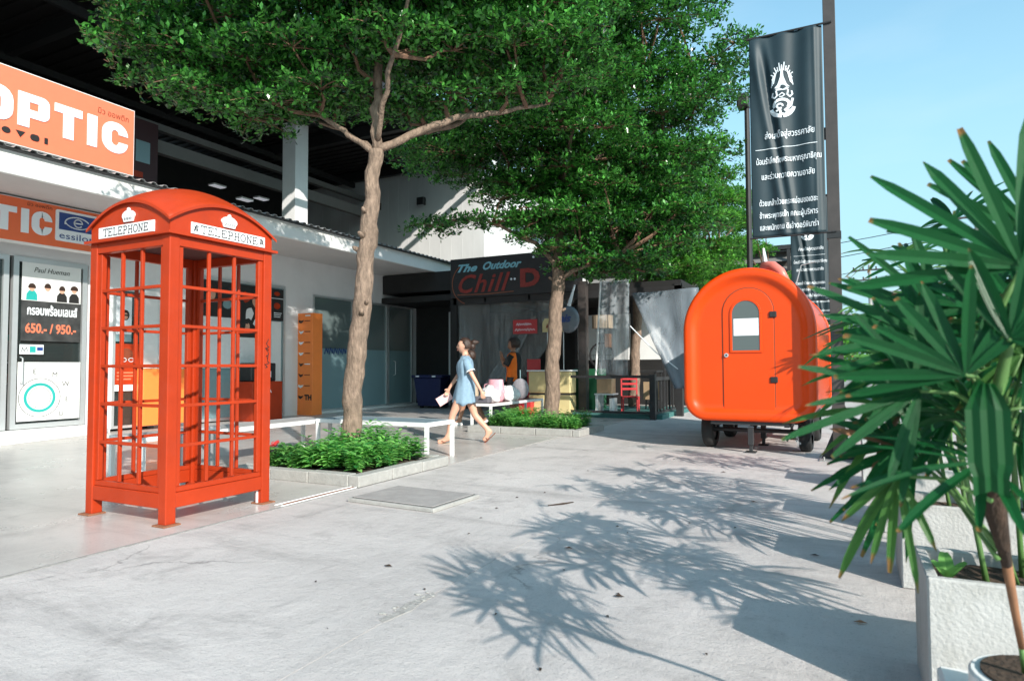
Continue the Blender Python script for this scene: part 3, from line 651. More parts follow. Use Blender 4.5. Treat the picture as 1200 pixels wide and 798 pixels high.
MB().box(-11.88, -11.5, 10.2, 10.9, .862, 1.27).build('housing', M['black'], cm, bevel=.02)
for yy in (10.3, 10.45): MB().box(-11.5, -11.47, yy, yy+.1, 1.05, 1.17).build('panel', M['alu'], cm)
MB().tube([(-11.47, 10.65, 1.1), (-11.40, 10.65, 1.08), (-11.40, 10.65, .95)], .014, 8).build('spout', M['alu'], cm)

# standing orange menu board
sb = thing('menu_board', 'tall orange board with small icons and the letters TH standing by the frosted glass', 'sign', (-11.75, 12.2, 0))
MB().box(-12.02, -11.52, 12.06, 12.40, 0, 2.5).build('board', M['orange2'], sb, bevel=.006)
f = FY(12.058)
for k in range(8):
    z = 2.28-.265*k; mt = 'ink' if k in (0, 4, 5, 7) else 'letter'
    q = MB(); q.prism([(-11.98+.06*random.random(), z), (-11.90, z-.03), (-11.84, z), (-11.80, z+.05), (-11.90, z+.035), (-11.97, z+.06)], f, 0, .003); q.build('icon', M[mt], sb)
    if k != 7: MB().stroke([(-11.77, z+.03), (-11.60, z+.03)], .022, f, 0, .003).build('printed_line', M['brownink'] if k != 4 else M['letter'], sb)
text('lettering', 'TH', .17, M['ink'], f, -11.76, .38, sb, bold=.01)
MB().stroke([(-11.75, 2.44), (-11.6, 2.44)], .03, f, 0, .003).build('printed_line', M['letter'], sb)

# ================================================================== MARKET HALL behind: big roof coloured dark for shade, columns, beams
hall = thing('market_hall', 'tall open market hall with a metal roof coloured dark for shade and grey columns behind the shops', 'building', (-20, 12, 0))
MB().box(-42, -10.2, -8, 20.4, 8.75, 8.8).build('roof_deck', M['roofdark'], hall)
for k in range(22):     # corrugation of the underside
    pass
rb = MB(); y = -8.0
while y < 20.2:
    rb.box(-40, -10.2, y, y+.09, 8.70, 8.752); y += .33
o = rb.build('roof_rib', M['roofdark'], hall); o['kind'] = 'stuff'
for y in (-4, 0, 4, 8, 12, 16, 19.7): MB().box(-40, -10.15, y-.09, y+.09, 8.35, 8.70).build('roof_beam', M['black'], hall)
for x in (-10.3, -13.5, -17, -20.5, -24, -28): MB().box(x-.05, x+.05, -8, 20.3, 8.22, 8.40).build('purlin', M['black'], hall)
MB().box(-14.45, -13.95, 13.86, 14.36, 0, 8.3).build('column', M['wall'], hall)
MB().box(-14.45, -13.95, 5.2, 5.7, 0, 8.3).build('column', M['wall'], hall)
MB().box(-16.2, -16, -6, 20, 6.86, 7.20).build('cross_beam', M['beam'], hall)
MB().box(-16.6, -16.4, -6, 20, 7.62, 7.80).build('cross_beam', M['beam'], hall)
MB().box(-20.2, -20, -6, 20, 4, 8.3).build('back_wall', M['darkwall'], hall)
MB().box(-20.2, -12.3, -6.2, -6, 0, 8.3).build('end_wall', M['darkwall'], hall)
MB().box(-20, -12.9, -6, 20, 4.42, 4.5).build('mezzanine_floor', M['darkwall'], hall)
for k, (x, y, z) in enumerate(((-18, 14.5, 7.05), (-18, 16.3, 7.05), (-17.2, 14.9, 6.6))):
    l = thing('ceiling_lamp', ['flat white ceiling lamp in the dark hall, leftmost of three', 'flat white ceiling lamp in the dark hall beside the grey column', 'flat white ceiling lamp in the dark hall, lowest of three above the canopy'][k], 'lamp', (x, y, z), 0, 'ceiling lamps in the market hall')
    MB().box(-.14, .14, -.24, .24, .012, .06).build('housing', M['white'], l, world=False)
    MB().box(-.13, .13, -.23, .23, 0, .011).build('diffuser', M['lightpanel'], l, world=False)
sg = thing('hanging_sign', 'dark red shop panel with a small white notice beside the roof sign', 'sign', (-15.8, 10.4, 6))
MB().box(-15.85, -15.8, 9.8, 10.9, 5.4, 7.5).build('panel', mat('maroon_panel', (.05, .012, .014), .5), sg)
MB().box(-15.8, -15.79, 10.3, 10.68, 6.4, 6.95).build('notice', M['glassfrost'], sg)
MB().box(-15.8, -15.79, 10.2, 10.5, 6.0, 6.15).build('red_mark', M['red'], sg)

# ================================================================== WHITE BUILDING with siding, behind the bar
wb = thing('white_building', 'pale windowless building wall with vertical siding rising behind the bar', 'building', (-15, 24, 0))
MB().box(-24, -11.15, 20, 20.25, 0, 8.7).build('front_wall', M['siding'], wb)
MB().box(-11.35, -11.13, 20.25, 34, 0, 6.2).build('side_wall', M['siding'], wb)
MB().box(-11.35, -11.13, 20.25, 34, 7.25, 8.7).build('side_wall', M['siding'], wb)
MB().box(-11.35, -11.13, 20.25, 22.0, 6.2, 7.25).build('side_wall', M['siding'], wb)
MB().box(-24, -11.15, 20.3, 34, 8.65, 8.72).build('roof', M['roofmetal'], wb)
for k in range(27):
    MB().box(-23.8+.47*k, -23.79+.47*k, 19.995, 20, 0, 8.7).build('siding_rib', M['siding'], wb)
for k in range(5):
    y0 = 22.0+k*1.7
    fo = MB(); fo.box(-11.3, -11.08, y0, y0+.1, 6.2, 7.25); fo.box(-11.3, -11.08, y0+.1, y0+1.7, 6.2, 6.28); fo.box(-11.3, -11.08, y0+.1, y0+1.7, 7.17, 7.25)
    w_ = fo.build('window', M['alu'], wb); MB().box(-11.26, -11.24, y0+.1, y0+1.7, 6.28, 7.17).build('pane', M['glassdark'], w_)
for k, (x, z) in enumerate(((-15.78, 7.32), (-13.73, 7.28))):
    l = thing('wall_lamp', ['small black box lamp on the pale wall, left of the pair', 'small black box lamp on the pale wall, right of the pair'][k], 'lamp', (x, 19.9, z), 0, 'box lamps on the pale wall')
    MB().box(-.15, .15, -.12, .06, -.14, .14).build('housing', M['black'], l, world=False, bevel=.01)
    MB().box(-.11, .11, -.10, .02, -.155, -.141).build('lens', M['alu'], l, world=False)
# ================================================================== BAR with the painted sign
bar = thing('bar_pavilion', 'dark open fronted bar pavilion beside the shops with plastic sheets across its front', 'building', (-7.5, 17, 0))
MB().box(-12.1, -3.3, 15.35, 19.6, 3.02, 3.18).build('roof', M['darkwall'], bar)
MB().box(-12.0, -3.2, 19.6, 19.7, 0, 3.2).build('back_wall', M['darkwall'], bar)
MB().box(-12.0, -9.45, 17.1, 17.2, 0, 3.86).build('side_wall', M['darkwall'], bar)
MB().box(-12.0, -9.6, 15.4, 17.1, 3.3, 3.84).build('corner_panel', M['darkwall'], bar)
MB().box(-9.6, -9.4, 15.3, 17.2, 0, 3.1).build('corner_post', M['darkwall'], bar)
MB().box(-5.76, -5.56, 15.05, 15.25, 0, 3.25).build('post', M['brownpost'], bar)
MB().box(-3.72, -3.60, 13.98, 14.12, 0, .98).build('post', M['black'], bar)
MB().box(-3.45, -3.3, 15.3, 15.45, 0, 3.1).build('post', M['black'], bar)
MB().box(-9.5, -3.3, 15.3, 15.42, 2.86, 3.04).build('front_beam', M['black'], bar)
for x in (-8.5, -7.2): MB().box(x-.03, x+.03, 15.3, 19.5, 2.9, 3.02).build('rafter', M['black'], bar)
dr = MB(); dr.box(-10.75, -10.69, 17.04, 17.1, 0, 2.85); dr.box(-9.95, -9.88, 17.04, 17.1, 0, 2.85); dr.box(-10.69, -9.95, 17.04, 17.1, 2.78, 2.85)
dro = dr.build('bar_door', M['alu'], bar)
MB().box(-10.69, -9.95, 17.06, 17.08, 0.0, 2.78).build('pane', M['glassdark'], dro)
MB().box(-10.69, -9.95, 17.045, 17.055, .5, 1.25).build('frosted_film', M['glassfrost'], dro)
MB().ring((-10.35, 1.75), .10, .13, 16, FY(17.05), 0, .004).build('round_sticker', M['teal'], dro)
dl = thing('flood_lamp', 'flat white flood lamp on an arm above the bar door', 'lamp', (-10.0, 16.7, 3.1))
MB().beam((-10.05, 17.0, 3.2), (-10.0, 16.5, 3.12), .04).build('arm', M['alu'], dl)
MB().add([(-10.35, 16.6, 3.18), (-9.95, 16.75, 2.98), (-9.88, 16.35, 2.92), (-10.28, 16.2, 3.12), (-10.35, 16.6, 3.22), (-9.95, 16.75, 3.02), (-9.88, 16.35, 2.96), (-10.28, 16.2, 3.16)], [(0,1,2,3),(7,6,5,4),(0,4,5,1),(1,5,6,2),(2,6,7,3),(3,7,4,0)]).build('lamp_head', M['alu'], dl)

bs = thing('bar_sign', 'black bar sign with pale blue and red script letters over the plastic sheet', 'sign', (-7.6, 15.2, 3.05))
MB().box(-9.53, -5.72, 15.2, 15.3, 3.04, 4.10).build('board', M['black'], bs)
f = FY(15.198)
M['neonblue'] = mat('pale_blue_lettering', (.22, .48, .56), .5, var=.2, scale=20)
M['neonred'] = mat('dull_red_lettering', (.28, .03, .022), .45, var=.3, scale=12)
M['neonedge'] = mat('red_outline', (.30, .09, .04), .5, var=.2)
text('lettering', 'The', .28, M['neonblue'], f, -9.38, 3.74, bs, bold=.010, shear=.45, fit=.62)
text('lettering', 'Outdoor', .28, M['neonblue'], f, -8.55, 3.76, bs, bold=.010, shear=.45, fit=1.15)
text('lettering', 'Chill', .68, M['neonred'], f, -9.36, 3.17, bs, bold=.012, shear=.35, fit=1.58, c=.012, space=1.12)
MB().ring((-8.9, 3.42), .56, .58, 30, f, .001, .006, 2.2, 4.4).build('outline_stroke', M['neonedge'], bs); MB().stroke([(-9.3, 3.12), (-8.4, 3.10), (-7.6, 3.13)], .02, f, .001, .006).build('outline_stroke', M['neonedge'], bs)
text('lettering', 'D', .62, M['neonred'], f, -7.42, 3.25, bs, bold=.03, fit=.56, c=.012)
for xx in (-7.66, -7.56): MB().disc((xx, 3.45), .03, 10, f, 0, .01).build('dot', M['letter'], bs)
MB().disc((-7.02, 3.98), .03, 10, f, 0, .01).build('dot', M['letter'], bs)

def cloth(name, mtl, P00, P10, P01, P11, nu, nv, fold, nrm, label, cat, parent=None, group=None, freq=9., seed=0., thick=.004):
    vs = []; P00, P10, P01, P11, nrm = map(Vector, (P00, P10, P01, P11, nrm))
    for j in range(nv+1):
        for i in range(nu+1):
            u, v = i/nu, j/nv; p = (P00*(1-u)+P10*u)*(1-v)+(P01*(1-u)+P11*u)*v
            w = math.sin(u*freq+seed+2.2*math.sin(v*2.1+seed)) * fold + noise.noise(Vector((u*5+seed, v*3, 0)))*fold*1.4
            vs.append(p+nrm*w)
    fs = [(j*(nu+1)+i, j*(nu+1)+i+1, (j+1)*(nu+1)+i+1, (j+1)*(nu+1)+i) for j in range(nv) for i in range(nu)]
    mb = MB().add(vs, fs); o = mb.build(name, mtl, parent, smooth=True)
    s = o.modifiers.new('solid', 'SOLIDIFY'); s.thickness = thick
    if label: tag(o, label, cat, group)
    return o
cloth('plastic_curtain', M['film'], (-9.3, 15.42, .55), (-7.3, 15.42, .9), (-9.4, 15.42, 2.95), (-5.9, 15.42, 2.95), 40, 20, .05, (0, -1, 0), 'wide clear plastic sheet hanging under the bar sign', 'plastic sheet', freq=16)
cloth('plastic_curtain', M['film2'], (-8.9, 15.3, .25), (-8.3, 15.28, .1), (-7.35, 15.3, 2.1), (-7.15, 15.3, 2.2), 14, 24, .06, (0, -1, 0), 'gathered fold of clear plastic tied back behind the walking woman', 'plastic sheet', freq=22)
cloth('plastic_curtain', M['film2'], (-4.95, 14.2, .98), (-4.25, 14.2, .95), (-4.85, 14.2, 3.1), (-4.2, 14.2, 3.1), 16, 16, .03, (0, -1, 0), 'hanging plastic sheet with a white pipe down its left edge', 'plastic sheet', freq=14)
pp = MB().tube([(-5.0, 14.16, .9), (-4.86, 14.16, 3.15)], .022, 8); tag(pp.build('white_pipe', M['white']), 'white pipe along the left edge of the hanging plastic sheet', 'pipe')
pp = MB().tube([(-5.0, 14.15, .90), (-4.22, 14.15, .93)], .03, 8); tag(pp.build('weight_pipe', M['roofmetal']), 'grey pipe along the bottom edge of the hanging plastic sheet', 'pipe')
tp = cloth('tarpaulin', M['tarp'], (-3.02, 13.3, .70), (-2.55, 13.5, .74), (-3.88, 13.3, 2.68), (-2.55, 13.5, 2.75), 18, 24, .04, (0, -1, 0), 'grey see-through tarpaulin slung from a tree down beside the orange trailer', 'tarpaulin', freq=7)
MB().tube([(-3.93, 13.3, 2.0), (-3.4, 13.3, 1.45), (-2.95, 13.3, 1.1)], .012, 5).build('guy_rope', M['letter'], tp)
# back panels and bright gaps seen through the bar
wp = thing('white_partition', 'white partition panels standing at the back of the bar behind the third tree trunk', 'partition', (-5.2, 18, 0))
MB().box(-6.9, -6.1, 18, 18.06, 1.35, 2.65).build('panel', M['white'], wp); MB().box(-6.05, -5.28, 18, 18.06, 1.35, 2.65).build('panel', M['white'], wp); MB().box(-5.24, -4.4, 18, 18.06, 1.35, 2.65).build('panel', M['white'], wp)
for x in (-6.95, -5.26, -4.38): MB().box(x-.03, x+.03, 17.97, 18.1, 0, 3.0).build('post', M['black'], wp)
# railing
rl_ = thing('railing', 'black metal railing round the bar terrace behind the second tree bed', 'railing', (-4.6, 14.05, 0))
MB().box(-5.56, -3.72, 14.02, 14.08, .90, .96).build('top_rail', M['black'], rl_)
MB().box(-5.56, -3.72, 14.02, 14.08, .12, .17).build('bottom_rail', M['black'], rl_)
MB().box(-3.70, -3.63, 14.12, 17.0, .84, .92).build('top_rail', M['steel'], rl_)
MB().box(-3.70, -3.63, 14.12, 17.0, .10, .15).build('bottom_rail', M['steel'], rl_)
for k in range(9): MB().box(-3.69, -3.65, 14.4+.3*k, 14.44+.3*k, .15, .84).build('baluster', M['black'], rl_)
MB().box(-5.6, -3.5, 14.2, 17.3, -.01, .10).build('plinth', mat('teal_plinth', (.05, .16, .15), .7), rl_)
# kitchen cart, green cabinet, signs
fz = thing('ice_cream_freezer', 'cream yellow cabinet behind the second tree trunk', 'cabinet', (-6.3, 14.8, 0))
MB().box(-6.90, -5.80, 14.6, 15.0, .03, .47).build('lower_box', mat('cream_paint', (.62, .52, .26), .5, var=.08, scale=4), fz, bevel=.02)
MB().box(-6.88, -5.82, 14.63, 15.0, .475, .515).build('seam', M['black'], fz)
MB().box(-6.90, -5.80, 14.6, 15.0, .52, 1.04).build('upper_box', bpy.data.materials['cream_paint'], fz, bevel=.02)
MB().box(-6.94, -5.76, 14.57, 15.02, 1.042, 1.08).build('lid', M['white'], fz, bevel=.01)
gc = thing('green_cabinet', 'dark green metal cabinet beside the cream yellow one', 'cabinet', (-5.9, 15.4, 0))
MB().box(-6.05, -5.30, 15.45, 15.8, 0, 1.1).build('body', mat('green_enamel', (.02, .11, .05), .4), gc, bevel=.01)
MB().box(-5.66, -5.64, 15.43, 15.45, .1, 1.0).build('door_gap', M['black'], gc)
rs = thing('red_sign', 'red sign board with two lines of white script above the vendor in the orange vest', 'sign', (-7.2, 15.0, 2))
MB().box(-7.52, -6.84, 15.0, 15.02, 2.0, 2.36).build('board', mat('red_sign_board', (.50, .03, .035), .45), rs, bevel=.004)
for zz_, a0_, a1_ in ((2.24, -7.42, -7.0), (2.10, -7.46, -6.9)):
    MB().stroke([(a0_+(a1_-a0_)*k/14, zz_+(.028 if k % 2 else -.022)+.01*math.sin(k*2.3)) for k in range(15)], .014, FY(14.998), 0, .003).build('script_line', M['letter'], rs)
r2s = thing('red_sign', 'tall red panel leaning behind the vendor in the orange vest', 'sign', (-6.9, 14.9, 0))
MB().box(-7.1, -6.75, 14.95, 15.0, .35, 1.35).build('board', bpy.data.materials['red_sign_board'], r2s)
MB().stroke([(-7.02, .62), (-6.84, .66)], .04, FY(14.95), 0, .003).build('printed_line', M['letter'], r2s); MB().stroke([(-7.02, .52), (-6.84, .55)], .04, FY(14.95), 0, .003).build('printed_line', M['letter'], r2s)
rbk = thing('crate', 'red plastic crate on the floor behind the vendor', 'crate', (-7.0, 14.6, 0))
c_ = MB(); c_.box(-7.25, -6.75, 14.4, 14.43, .02, .38); c_.box(-7.25, -6.75, 14.77, 14.8, .02, .38); c_.box(-7.25, -7.22, 14.43, 14.77, .02, .38); c_.box(-6.78, -6.75, 14.43, 14.77, .02, .38); c_.box(-7.22, -6.78, 14.43, 14.77, .02, .05)
c_.build('tub', bpy.data.materials['red_sign_board'], rbk); MB().box(-7.27, -6.73, 14.38, 14.82, .36, .39).build('rim', bpy.data.materials['red_sign_board'], rbk)
for k, (x, lab) in enumerate(((-6.38, 'cream paddle shaped board on a stick left of the second tree trunk'), (-5.96, 'cream paddle shaped board on a stick right of the second tree trunk'))):
    t = thing('paddle_board', lab, 'sign', (x, 14.6, 1))
    MB().prism([(x-.13, 2.0), (x+.13, 2.0), (x+.13, 2.22), (x+.07, 2.33), (x-.07, 2.33), (x-.13, 2.22)], FY(14.6), -.01, .01).build('board', bpy.data.materials['cream_paint'], t)
    MB().tube([(x, 14.6, 1.05), (x, 14.6, 2.0)], .013, 6).build('stick', M['alu'], t)
    MB().prism([(x-.04, 2.1), (x+.04, 2.1), (x, 2.22)], FY(14.59), 0, .003).build('printed_mark', M['brownink'], t)
fn = thing('balloon_sign', 'round grey balloon shaped sign with blue writing hanging by the second trunk', 'sign', (-5.75, 14.5, 2))
bm = bmesh.new(); bmesh.ops.create_icosphere(bm, subdivisions=3, radius=.27)
for v in bm.verts: v.co = Vector((v.co.x-5.78, v.co.y*.45+14.5, v.co.z*1.2+2.28))
me = bpy.data.meshes.new('disc'); bm.to_mesh(me); bm.free(); link_mesh('balloon', me, mat('grey_balloon', (.15, .17, .20), .3, var=.15, scale=5), fn, smooth=True)
text('lettering', 'ais', .26, M['blue'], FY(14.37), -5.97, 2.22, fn, bold=.01, shear=.3)
MB().tube([(-5.78, 14.5, 2.6), (-5.62, 14.5, 3.1)], [.05, .02], 6).build('tail', M['letter'], fn)
ls = thing('hanging_lamp', 'pale drum lampshade hanging right of the brown bar post', 'lamp', (-5.25, 15.5, 2.2))
MB().tube([(-5.28, 15.5, 2.10), (-5.28, 15.5, 2.42)], [.26, .26], 20).build('shade', M['beige'], ls); MB().tube([(-5.28, 15.5, 2.42), (-5.28, 15.5, 3.0)], .01, 6).build('cord', M['black'], ls)
wd = thing('lantern', 'small wooden lantern hanging below the drum lampshade', 'lantern', (-5.0, 15.2, 1.7))
MB().box(-5.12, -4.98, 15.15, 15.29, 1.62, 1.95).build('body', mat('brown_wood', (.20, .10, .05), .6, var=.3, scale=20), wd, bevel=.01); MB().tube([(-5.05, 15.22, 1.95), (-5.05, 15.22, 2.9)], .008, 5).build('cord', M['black'], wd)
bc = thing('bicycle_wheel', 'black wheel hung on the bar wall right of the brown post', 'wheel', (-5.3, 16.2, 1.3))
w_ = MB(); w_.ring((-5.55, 1.45), .30, .34, 24, FY(16.2), -.02, .02); w_.build('tyre', M['black'], bc)
for k in range(8): MB().stroke([(-5.55, 1.45), (-5.55+.3*math.cos(k*PI/4), 1.45+.3*math.sin(k*PI/4))], .012, FY(16.2), -.005, .005).build('spoke', M['steel'], bc)

# furniture on the bar terrace
def stool(x, y, h, label, mt):
    t = thing('bar_stool', label, 'stool', (x, y, 0), 0, 'stools on the bar terrace')
    MB().box(-.17, .17, -.17, .17, h-.04, h).build('seat', mt, t, world=False, bevel=.01)
    for sx in (-1, 1):
        for sy in (-1, 1): MB().beam((sx*.17, sy*.17, 0), (sx*.12, sy*.12, h-.04), .03).build('leg', M['black'], t, world=False)
    MB().box(-.14, .14, -.15, -.13, .22, .24).build('rung', M['black'], t, world=False)
stool(-5.25, 15.6, .75, 'tall wooden topped stool nearest the brown bar post', bpy.data.materials['brown_wood'])
stool(-4.2, 16.2, .75, 'tall dark stool behind the corner of the railing', M['black'])
def chair(x, y, rz, mt, label):
    t = thing('chair', label, 'chair', (x, y, 0), rz)
    MB().box(-.2, .2, -.2, .2, .43, .46).build('seat', mt, t, world=False, bevel=.008)
    for sx in (-1, 1):
        MB().beam((sx*.18, -.18, 0), (sx*.18, -.18, .43), .03).build('leg', mt, t, world=False)
        MB().beam((sx*.18, .18, 0), (sx*.18, .22, .95), .03).build('back_leg', mt, t, world=False)
    for z in (.6, .72, .84): MB().box(-.165, .165, .185, .21, z, z+.05).build('back_slat', mt, t, world=False)
chair(-4.45, 15.0, .4, bpy.data.materials['red_sign_board'], 'bright red metal chair behind the third tree trunk')
tb = thing('table', 'dark square bar table behind the railing', 'table', (-4.6, 16.4, 0))
MB().box(-5.1, -4.3, 16.9, 17.6, 1.0, 1.05).build('top', M['black'], tb)
for x in (-5.05, -4.38):
    for y in (16.95, 17.55): MB().box(x, x+.05, y-.02, y+.03, 0, 1.0).build('leg', M['black'], tb)
for (x, y, w, h, lab) in ((-4.95, 14.75, .36, .34, 'brown cardboard box on the white stand behind the railing'),):
    ws_ = thing('white_stand', 'small white stand under a cardboard box behind the railing', 'stand', (x, y, 0))
    MB().box(x-.2, x-.14, y-.2, y+.2, .1, .5).build('leg', M['white'], ws_); MB().box(x+.14, x+.2, y-.2, y+.2, .1, .42).build('leg', M['white'], ws_); MB().box(x-.22, x+.22, y-.22, y+.22, .50, .53).build('top', M['white'], ws_)
    t = thing('cardboard_box', lab, 'box', (x, y, .53)); MB().box(x-w/2, x+w/2, y-.15, y+.15, .531, .531+h).build('carton', mat('cardboard', (.36, .25, .15), .85, var=.1), t, bevel=.005)
    MB().box(x-w/2-.002, x+w/2+.002, y-.02, y+.02, .531+h, .534+h).build('tape', M['beige'], t)
pb = MB().box(-3.95, -3.75, 16.0, 16.06, .35, .8)
tag(MB().box(-4.35, -3.95, 15.8, 15.84, .35, .78).build('notice_board', bpy.data.materials['cardboard']), 'plain brown board behind the railing right of the third trunk', 'board')

# navy wheelie bin
bn = thing('bin', 'large navy blue waste bin against the shop corner left of the woman', 'bin', (-10.45, 15.75, 0))
nb = mat('navy_plastic', (.010, .016, .075), .4, var=.15)
vs = [(-10.82, 15.5, .06), (-10.10, 15.5, .06), (-10.10, 16.0, .06), (-10.82, 16.0, .06), (-10.92, 15.42, .86), (-10.0, 15.42, .86), (-10.0, 16.05, .86), (-10.92, 16.05, .86)]
MB().add(vs, [(0,3,2,1),(4,5,6,7),(0,1,5,4),(1,2,6,5),(2,3,7,6),(3,0,4,7)]).build('body', nb, bn, bevel=.02)
MB().box(-10.97, -9.95, 15.38, 16.1, .865, .94).build('lid', nb, bn, bevel=.02)
for x in (-10.75, -10.2): MB().box(x-.06, x+.06, 15.375, 15.379, .885, .925).build('label', M['letter'], bn)
for x in (-10.75, -10.17): MB().tube([(x-.03, 15.6, .06), (x+.03, 15.6, .06)], .06, 10).build('wheel', M['rubber'], bn)

# ================================================================== BENCHES
def bench(label, x0, x1, y0, y1, h, topm, mid=()):
    t = thing('bench', label, 'bench', ((x0+x1)/2, (y0+y1)/2, 0), 0, 'white framed benches')
    w = .045
    MB().box(x0, x1, y0, y0+w, h-.05, h).build('frame_rail', M['white'], t); MB().box(x0, x1, y1-w, y1, h-.05, h).build('frame_rail', M['white'], t)
    MB().box(x0, x0+w, y0+w, y1-w, h-.05, h).build('frame_rail', M['white'], t); MB().box(x1-w, x1, y0+w, y1-w, h-.05, h).build('frame_rail', M['white'], t)
    MB().box(x0+w, x1-w, y0+w, y1-w, h-.03, h+.002).build('top', topm, t)
    for x in (x0, x1-w):
        for y in (y0, y1-w): MB().box(x+.001, x+w-.001, y+.001, y+w-.001, 0.002, h-.05).build('leg', M['white'], t)
    return t
M['benchtop'] = mat('grey_bench_top', (.20, .27, .31), .45, var=.12, scale=5, stains=.3, sscale=4)
M['benchpale'] = mat('pale_bench_top', (.42, .40, .39), .5, var=.1, scale=4, stains=.3)
M['benchred'] = mat('maroon_bench_top', (.16, .07, .07), .35, var=.2, scale=8)
bench('white framed bench with a blue grey top along the back of the nearest tree bed', -6.35, -4.55, 6.72, 7.35, .47, M['benchtop'])
bench('white framed bench with a pale top running behind the phone booth', -6.95, -6.40, 4.3, 7.1, .45, M['benchpale'])
bench('white framed bench with a maroon top carrying plastic bags', -6.3, -5.85, 10.75, 13.15, .47, M['benchred'])
# grey litter box behind the booth
lb = thing('litter_box', 'grey ribbed litter box behind the right post of the phone booth', 'bin', (-6.2, 5.2, 0))
MB().box(-6.25, -5.95, 5.3-.75, 5.55-.7, 0, .50).build('body', M['roofmetal'], lb, bevel=.008)
for k in range(5): MB().box(-6.23+.06*k, -6.205+.06*k, 4.535, 4.549, .03, .47).build('rib', M['alu'], lb)
MB().box(-6.27, -5.93, 4.52, 4.87, .501, .525).build('lid', M['white'], lb, bevel=.006)

# things on the third bench
def blob(name, c, r, mtl, label, cat, seed, flat=1., group=None, sub=4, amp=.35):
    bm = bmesh.new(); bmesh.ops.create_icosphere(bm, subdivisions=sub, radius=1)
    for v in bm.verts:
        n = 1+amp*noise.noise(v.co*1.6+Vector((seed, 0, 0)))+.30*(.25-abs(noise.noise(v.co*2.6+Vector((0, seed, 0)))))+.16*(.2-abs(noise.noise(v.co*6+Vector((0, seed, 0)))))
        z = max(v.co.z, -.75)
        v.co = Vector((c[0]+v.co.x*r[0]*n, c[1]+v.co.y*r[1]*n, c[2]+z*r[2]*(n if z > -.7 else 1)))
    me = bpy.data.meshes.new(name); bm.to_mesh(me); bm.free(); o = link_mesh(name, me, mtl, smooth=True)
    tag(o, label, cat, group); return o
M['bagwhite'] = mat('white_plastic_bag', (.78, .77, .78), .3, var=.05, bump=.5, bscale=14)
M['bagpink'] = mat('pink_plastic_bag', (.72, .36, .42), .35, var=.25, scale=14, bump=.5, bscale=14)
blob('plastic_bag', (-6.1, 11.15, .60), (.20, .17, .17), M['bagwhite'], 'knotted white plastic bag at the near left of the maroon bench', 'bag', 1)
blob('plastic_bag', (-6.0, 11.75, .60), (.22, .20, .18), M['bagwhite'], 'white plastic bag right of the pink one on the maroon bench', 'bag', 5)
pk = thing('pink_bag', 'pink carrier bag standing upright with a looped handle on the maroon bench', 'bag', (-6.1, 11.4, .472))
pkm = MB(); prof = [(.14, .10, 0), (.18, .13, .08), (.19, .13, .22), (.17, .10, .34), (.16, .06, .44)]
for k, (rx, ry, z) in enumerate(prof):
    for j in range(20):
        a = 2*PI*j/20; n = 1+.10*noise.noise(Vector((math.cos(a)*3, math.sin(a)*3, z*9)))
        pkm.v.append((rx*n*math.cos(a), ry*n*math.sin(a), z))
for k in range(4):
    for j in range(20): pkm.f.append((k*20+j, k*20+(j+1) % 20, (k+1)*20+(j+1) % 20, (k+1)*20+j))
pkm.f.append(tuple(reversed(range(20)))); pkm.build('sack', M['bagpink'], pk, world=False, smooth=True)
MB().tube([(-.16, 0, .36), (-.24, -.02, .33), (-.26, 0, .25), (-.2, 0, .2)], .012, 6).build('handle', M['bagpink'], pk, world=False)
gb = thing('grey_case', 'flat dark grey case at the near end of the maroon bench', 'case', (-6.08, 10.85, .475))
MB().box(-.19, .16, -.08, .08, 0, .13).build('body', mat('grey_cloth', (.13, .12, .14), .7), gb, world=False, bevel=.03, segs=2)
MB().tube([(-.05, -.085, .07), (0, -.10, .09), (.05, -.085, .07)], .008, 6).build('handle', M['black'], gb, world=False)
pf = thing('paper_fan', 'round grey bundle with a pale stick standing on the far end of the maroon bench', 'fan', (-6.05, 12.4, .475))
bm = bmesh.new(); bmesh.ops.create_uvsphere(bm, u_segments=20, v_segments=12, radius=.2)
for v in bm.verts: v.co = Vector((v.co.x, v.co.y*.35, v.co.z*1.1+.22))
me = bpy.data.meshes.new('fan'); bm.to_mesh(me); bm.free(); link_mesh('bundle', me, mat('grey_net', (.30, .29, .32), .7, var=.2, scale=30), pf, world=False, smooth=True)
MB().tube([(0, 0, .4), (0, 0, .62)], .012, 6).build('stick', M['glassfrost'], pf, world=False)
blob('sandal_pair', (-6.5, 12.0, .06), (.25, .18, .05), M['bagwhite'], 'white rag lying on the floor under the maroon bench', 'cloth', 9, amp=.6)

# ================================================================== PHONE BOOTH
bx0, bx1, by0, by1 = -5.38, -4.41, 3.15, 4.12
bo = thing('phone_booth', 'empty red phone booth with a domed roof and open gridded sides', 'phone booth', ((bx0+bx1)/2, (by0+by1)/2, 0))
pw = .085
for (x, sx) in ((bx0, 1), (bx1, -1)):
    for (y, sy) in ((by0, 1), (by1, -1)):
        MB().box(x, x+sx*pw, y, y+sy*pw, .012, 2.15).build('corner_post', M['red'], bo, bevel=.006, segs=2)
        MB().box(x-sx*.035, x+sx*(pw+.02), y-sy*.035, y+sy*(pw+.02), .0015, .014).build('foot_plate', M['rust'], bo, bevel=.003)
sides = [frame((bx0, by0, 0), (1,0,0), (0,0,1)), frame((bx1, by0, 0), (0,1,0), (0,0,1)), frame((bx1, by1, 0), (-1,0,0), (0,0,1)), frame((bx0, by1, 0), (0,-1,0), (0,0,1))]
Wd = .97
def fbox(mb, fr, a0, a1, b0, b1, c0, c1): return mb.prism([(a0, b0), (a1, b0), (a1, b1), (a0, b1)], fr, c0, c1)
hw = .505
dz = lambda x, y: 2.635-.18*(x*x+y*y)/hw**2
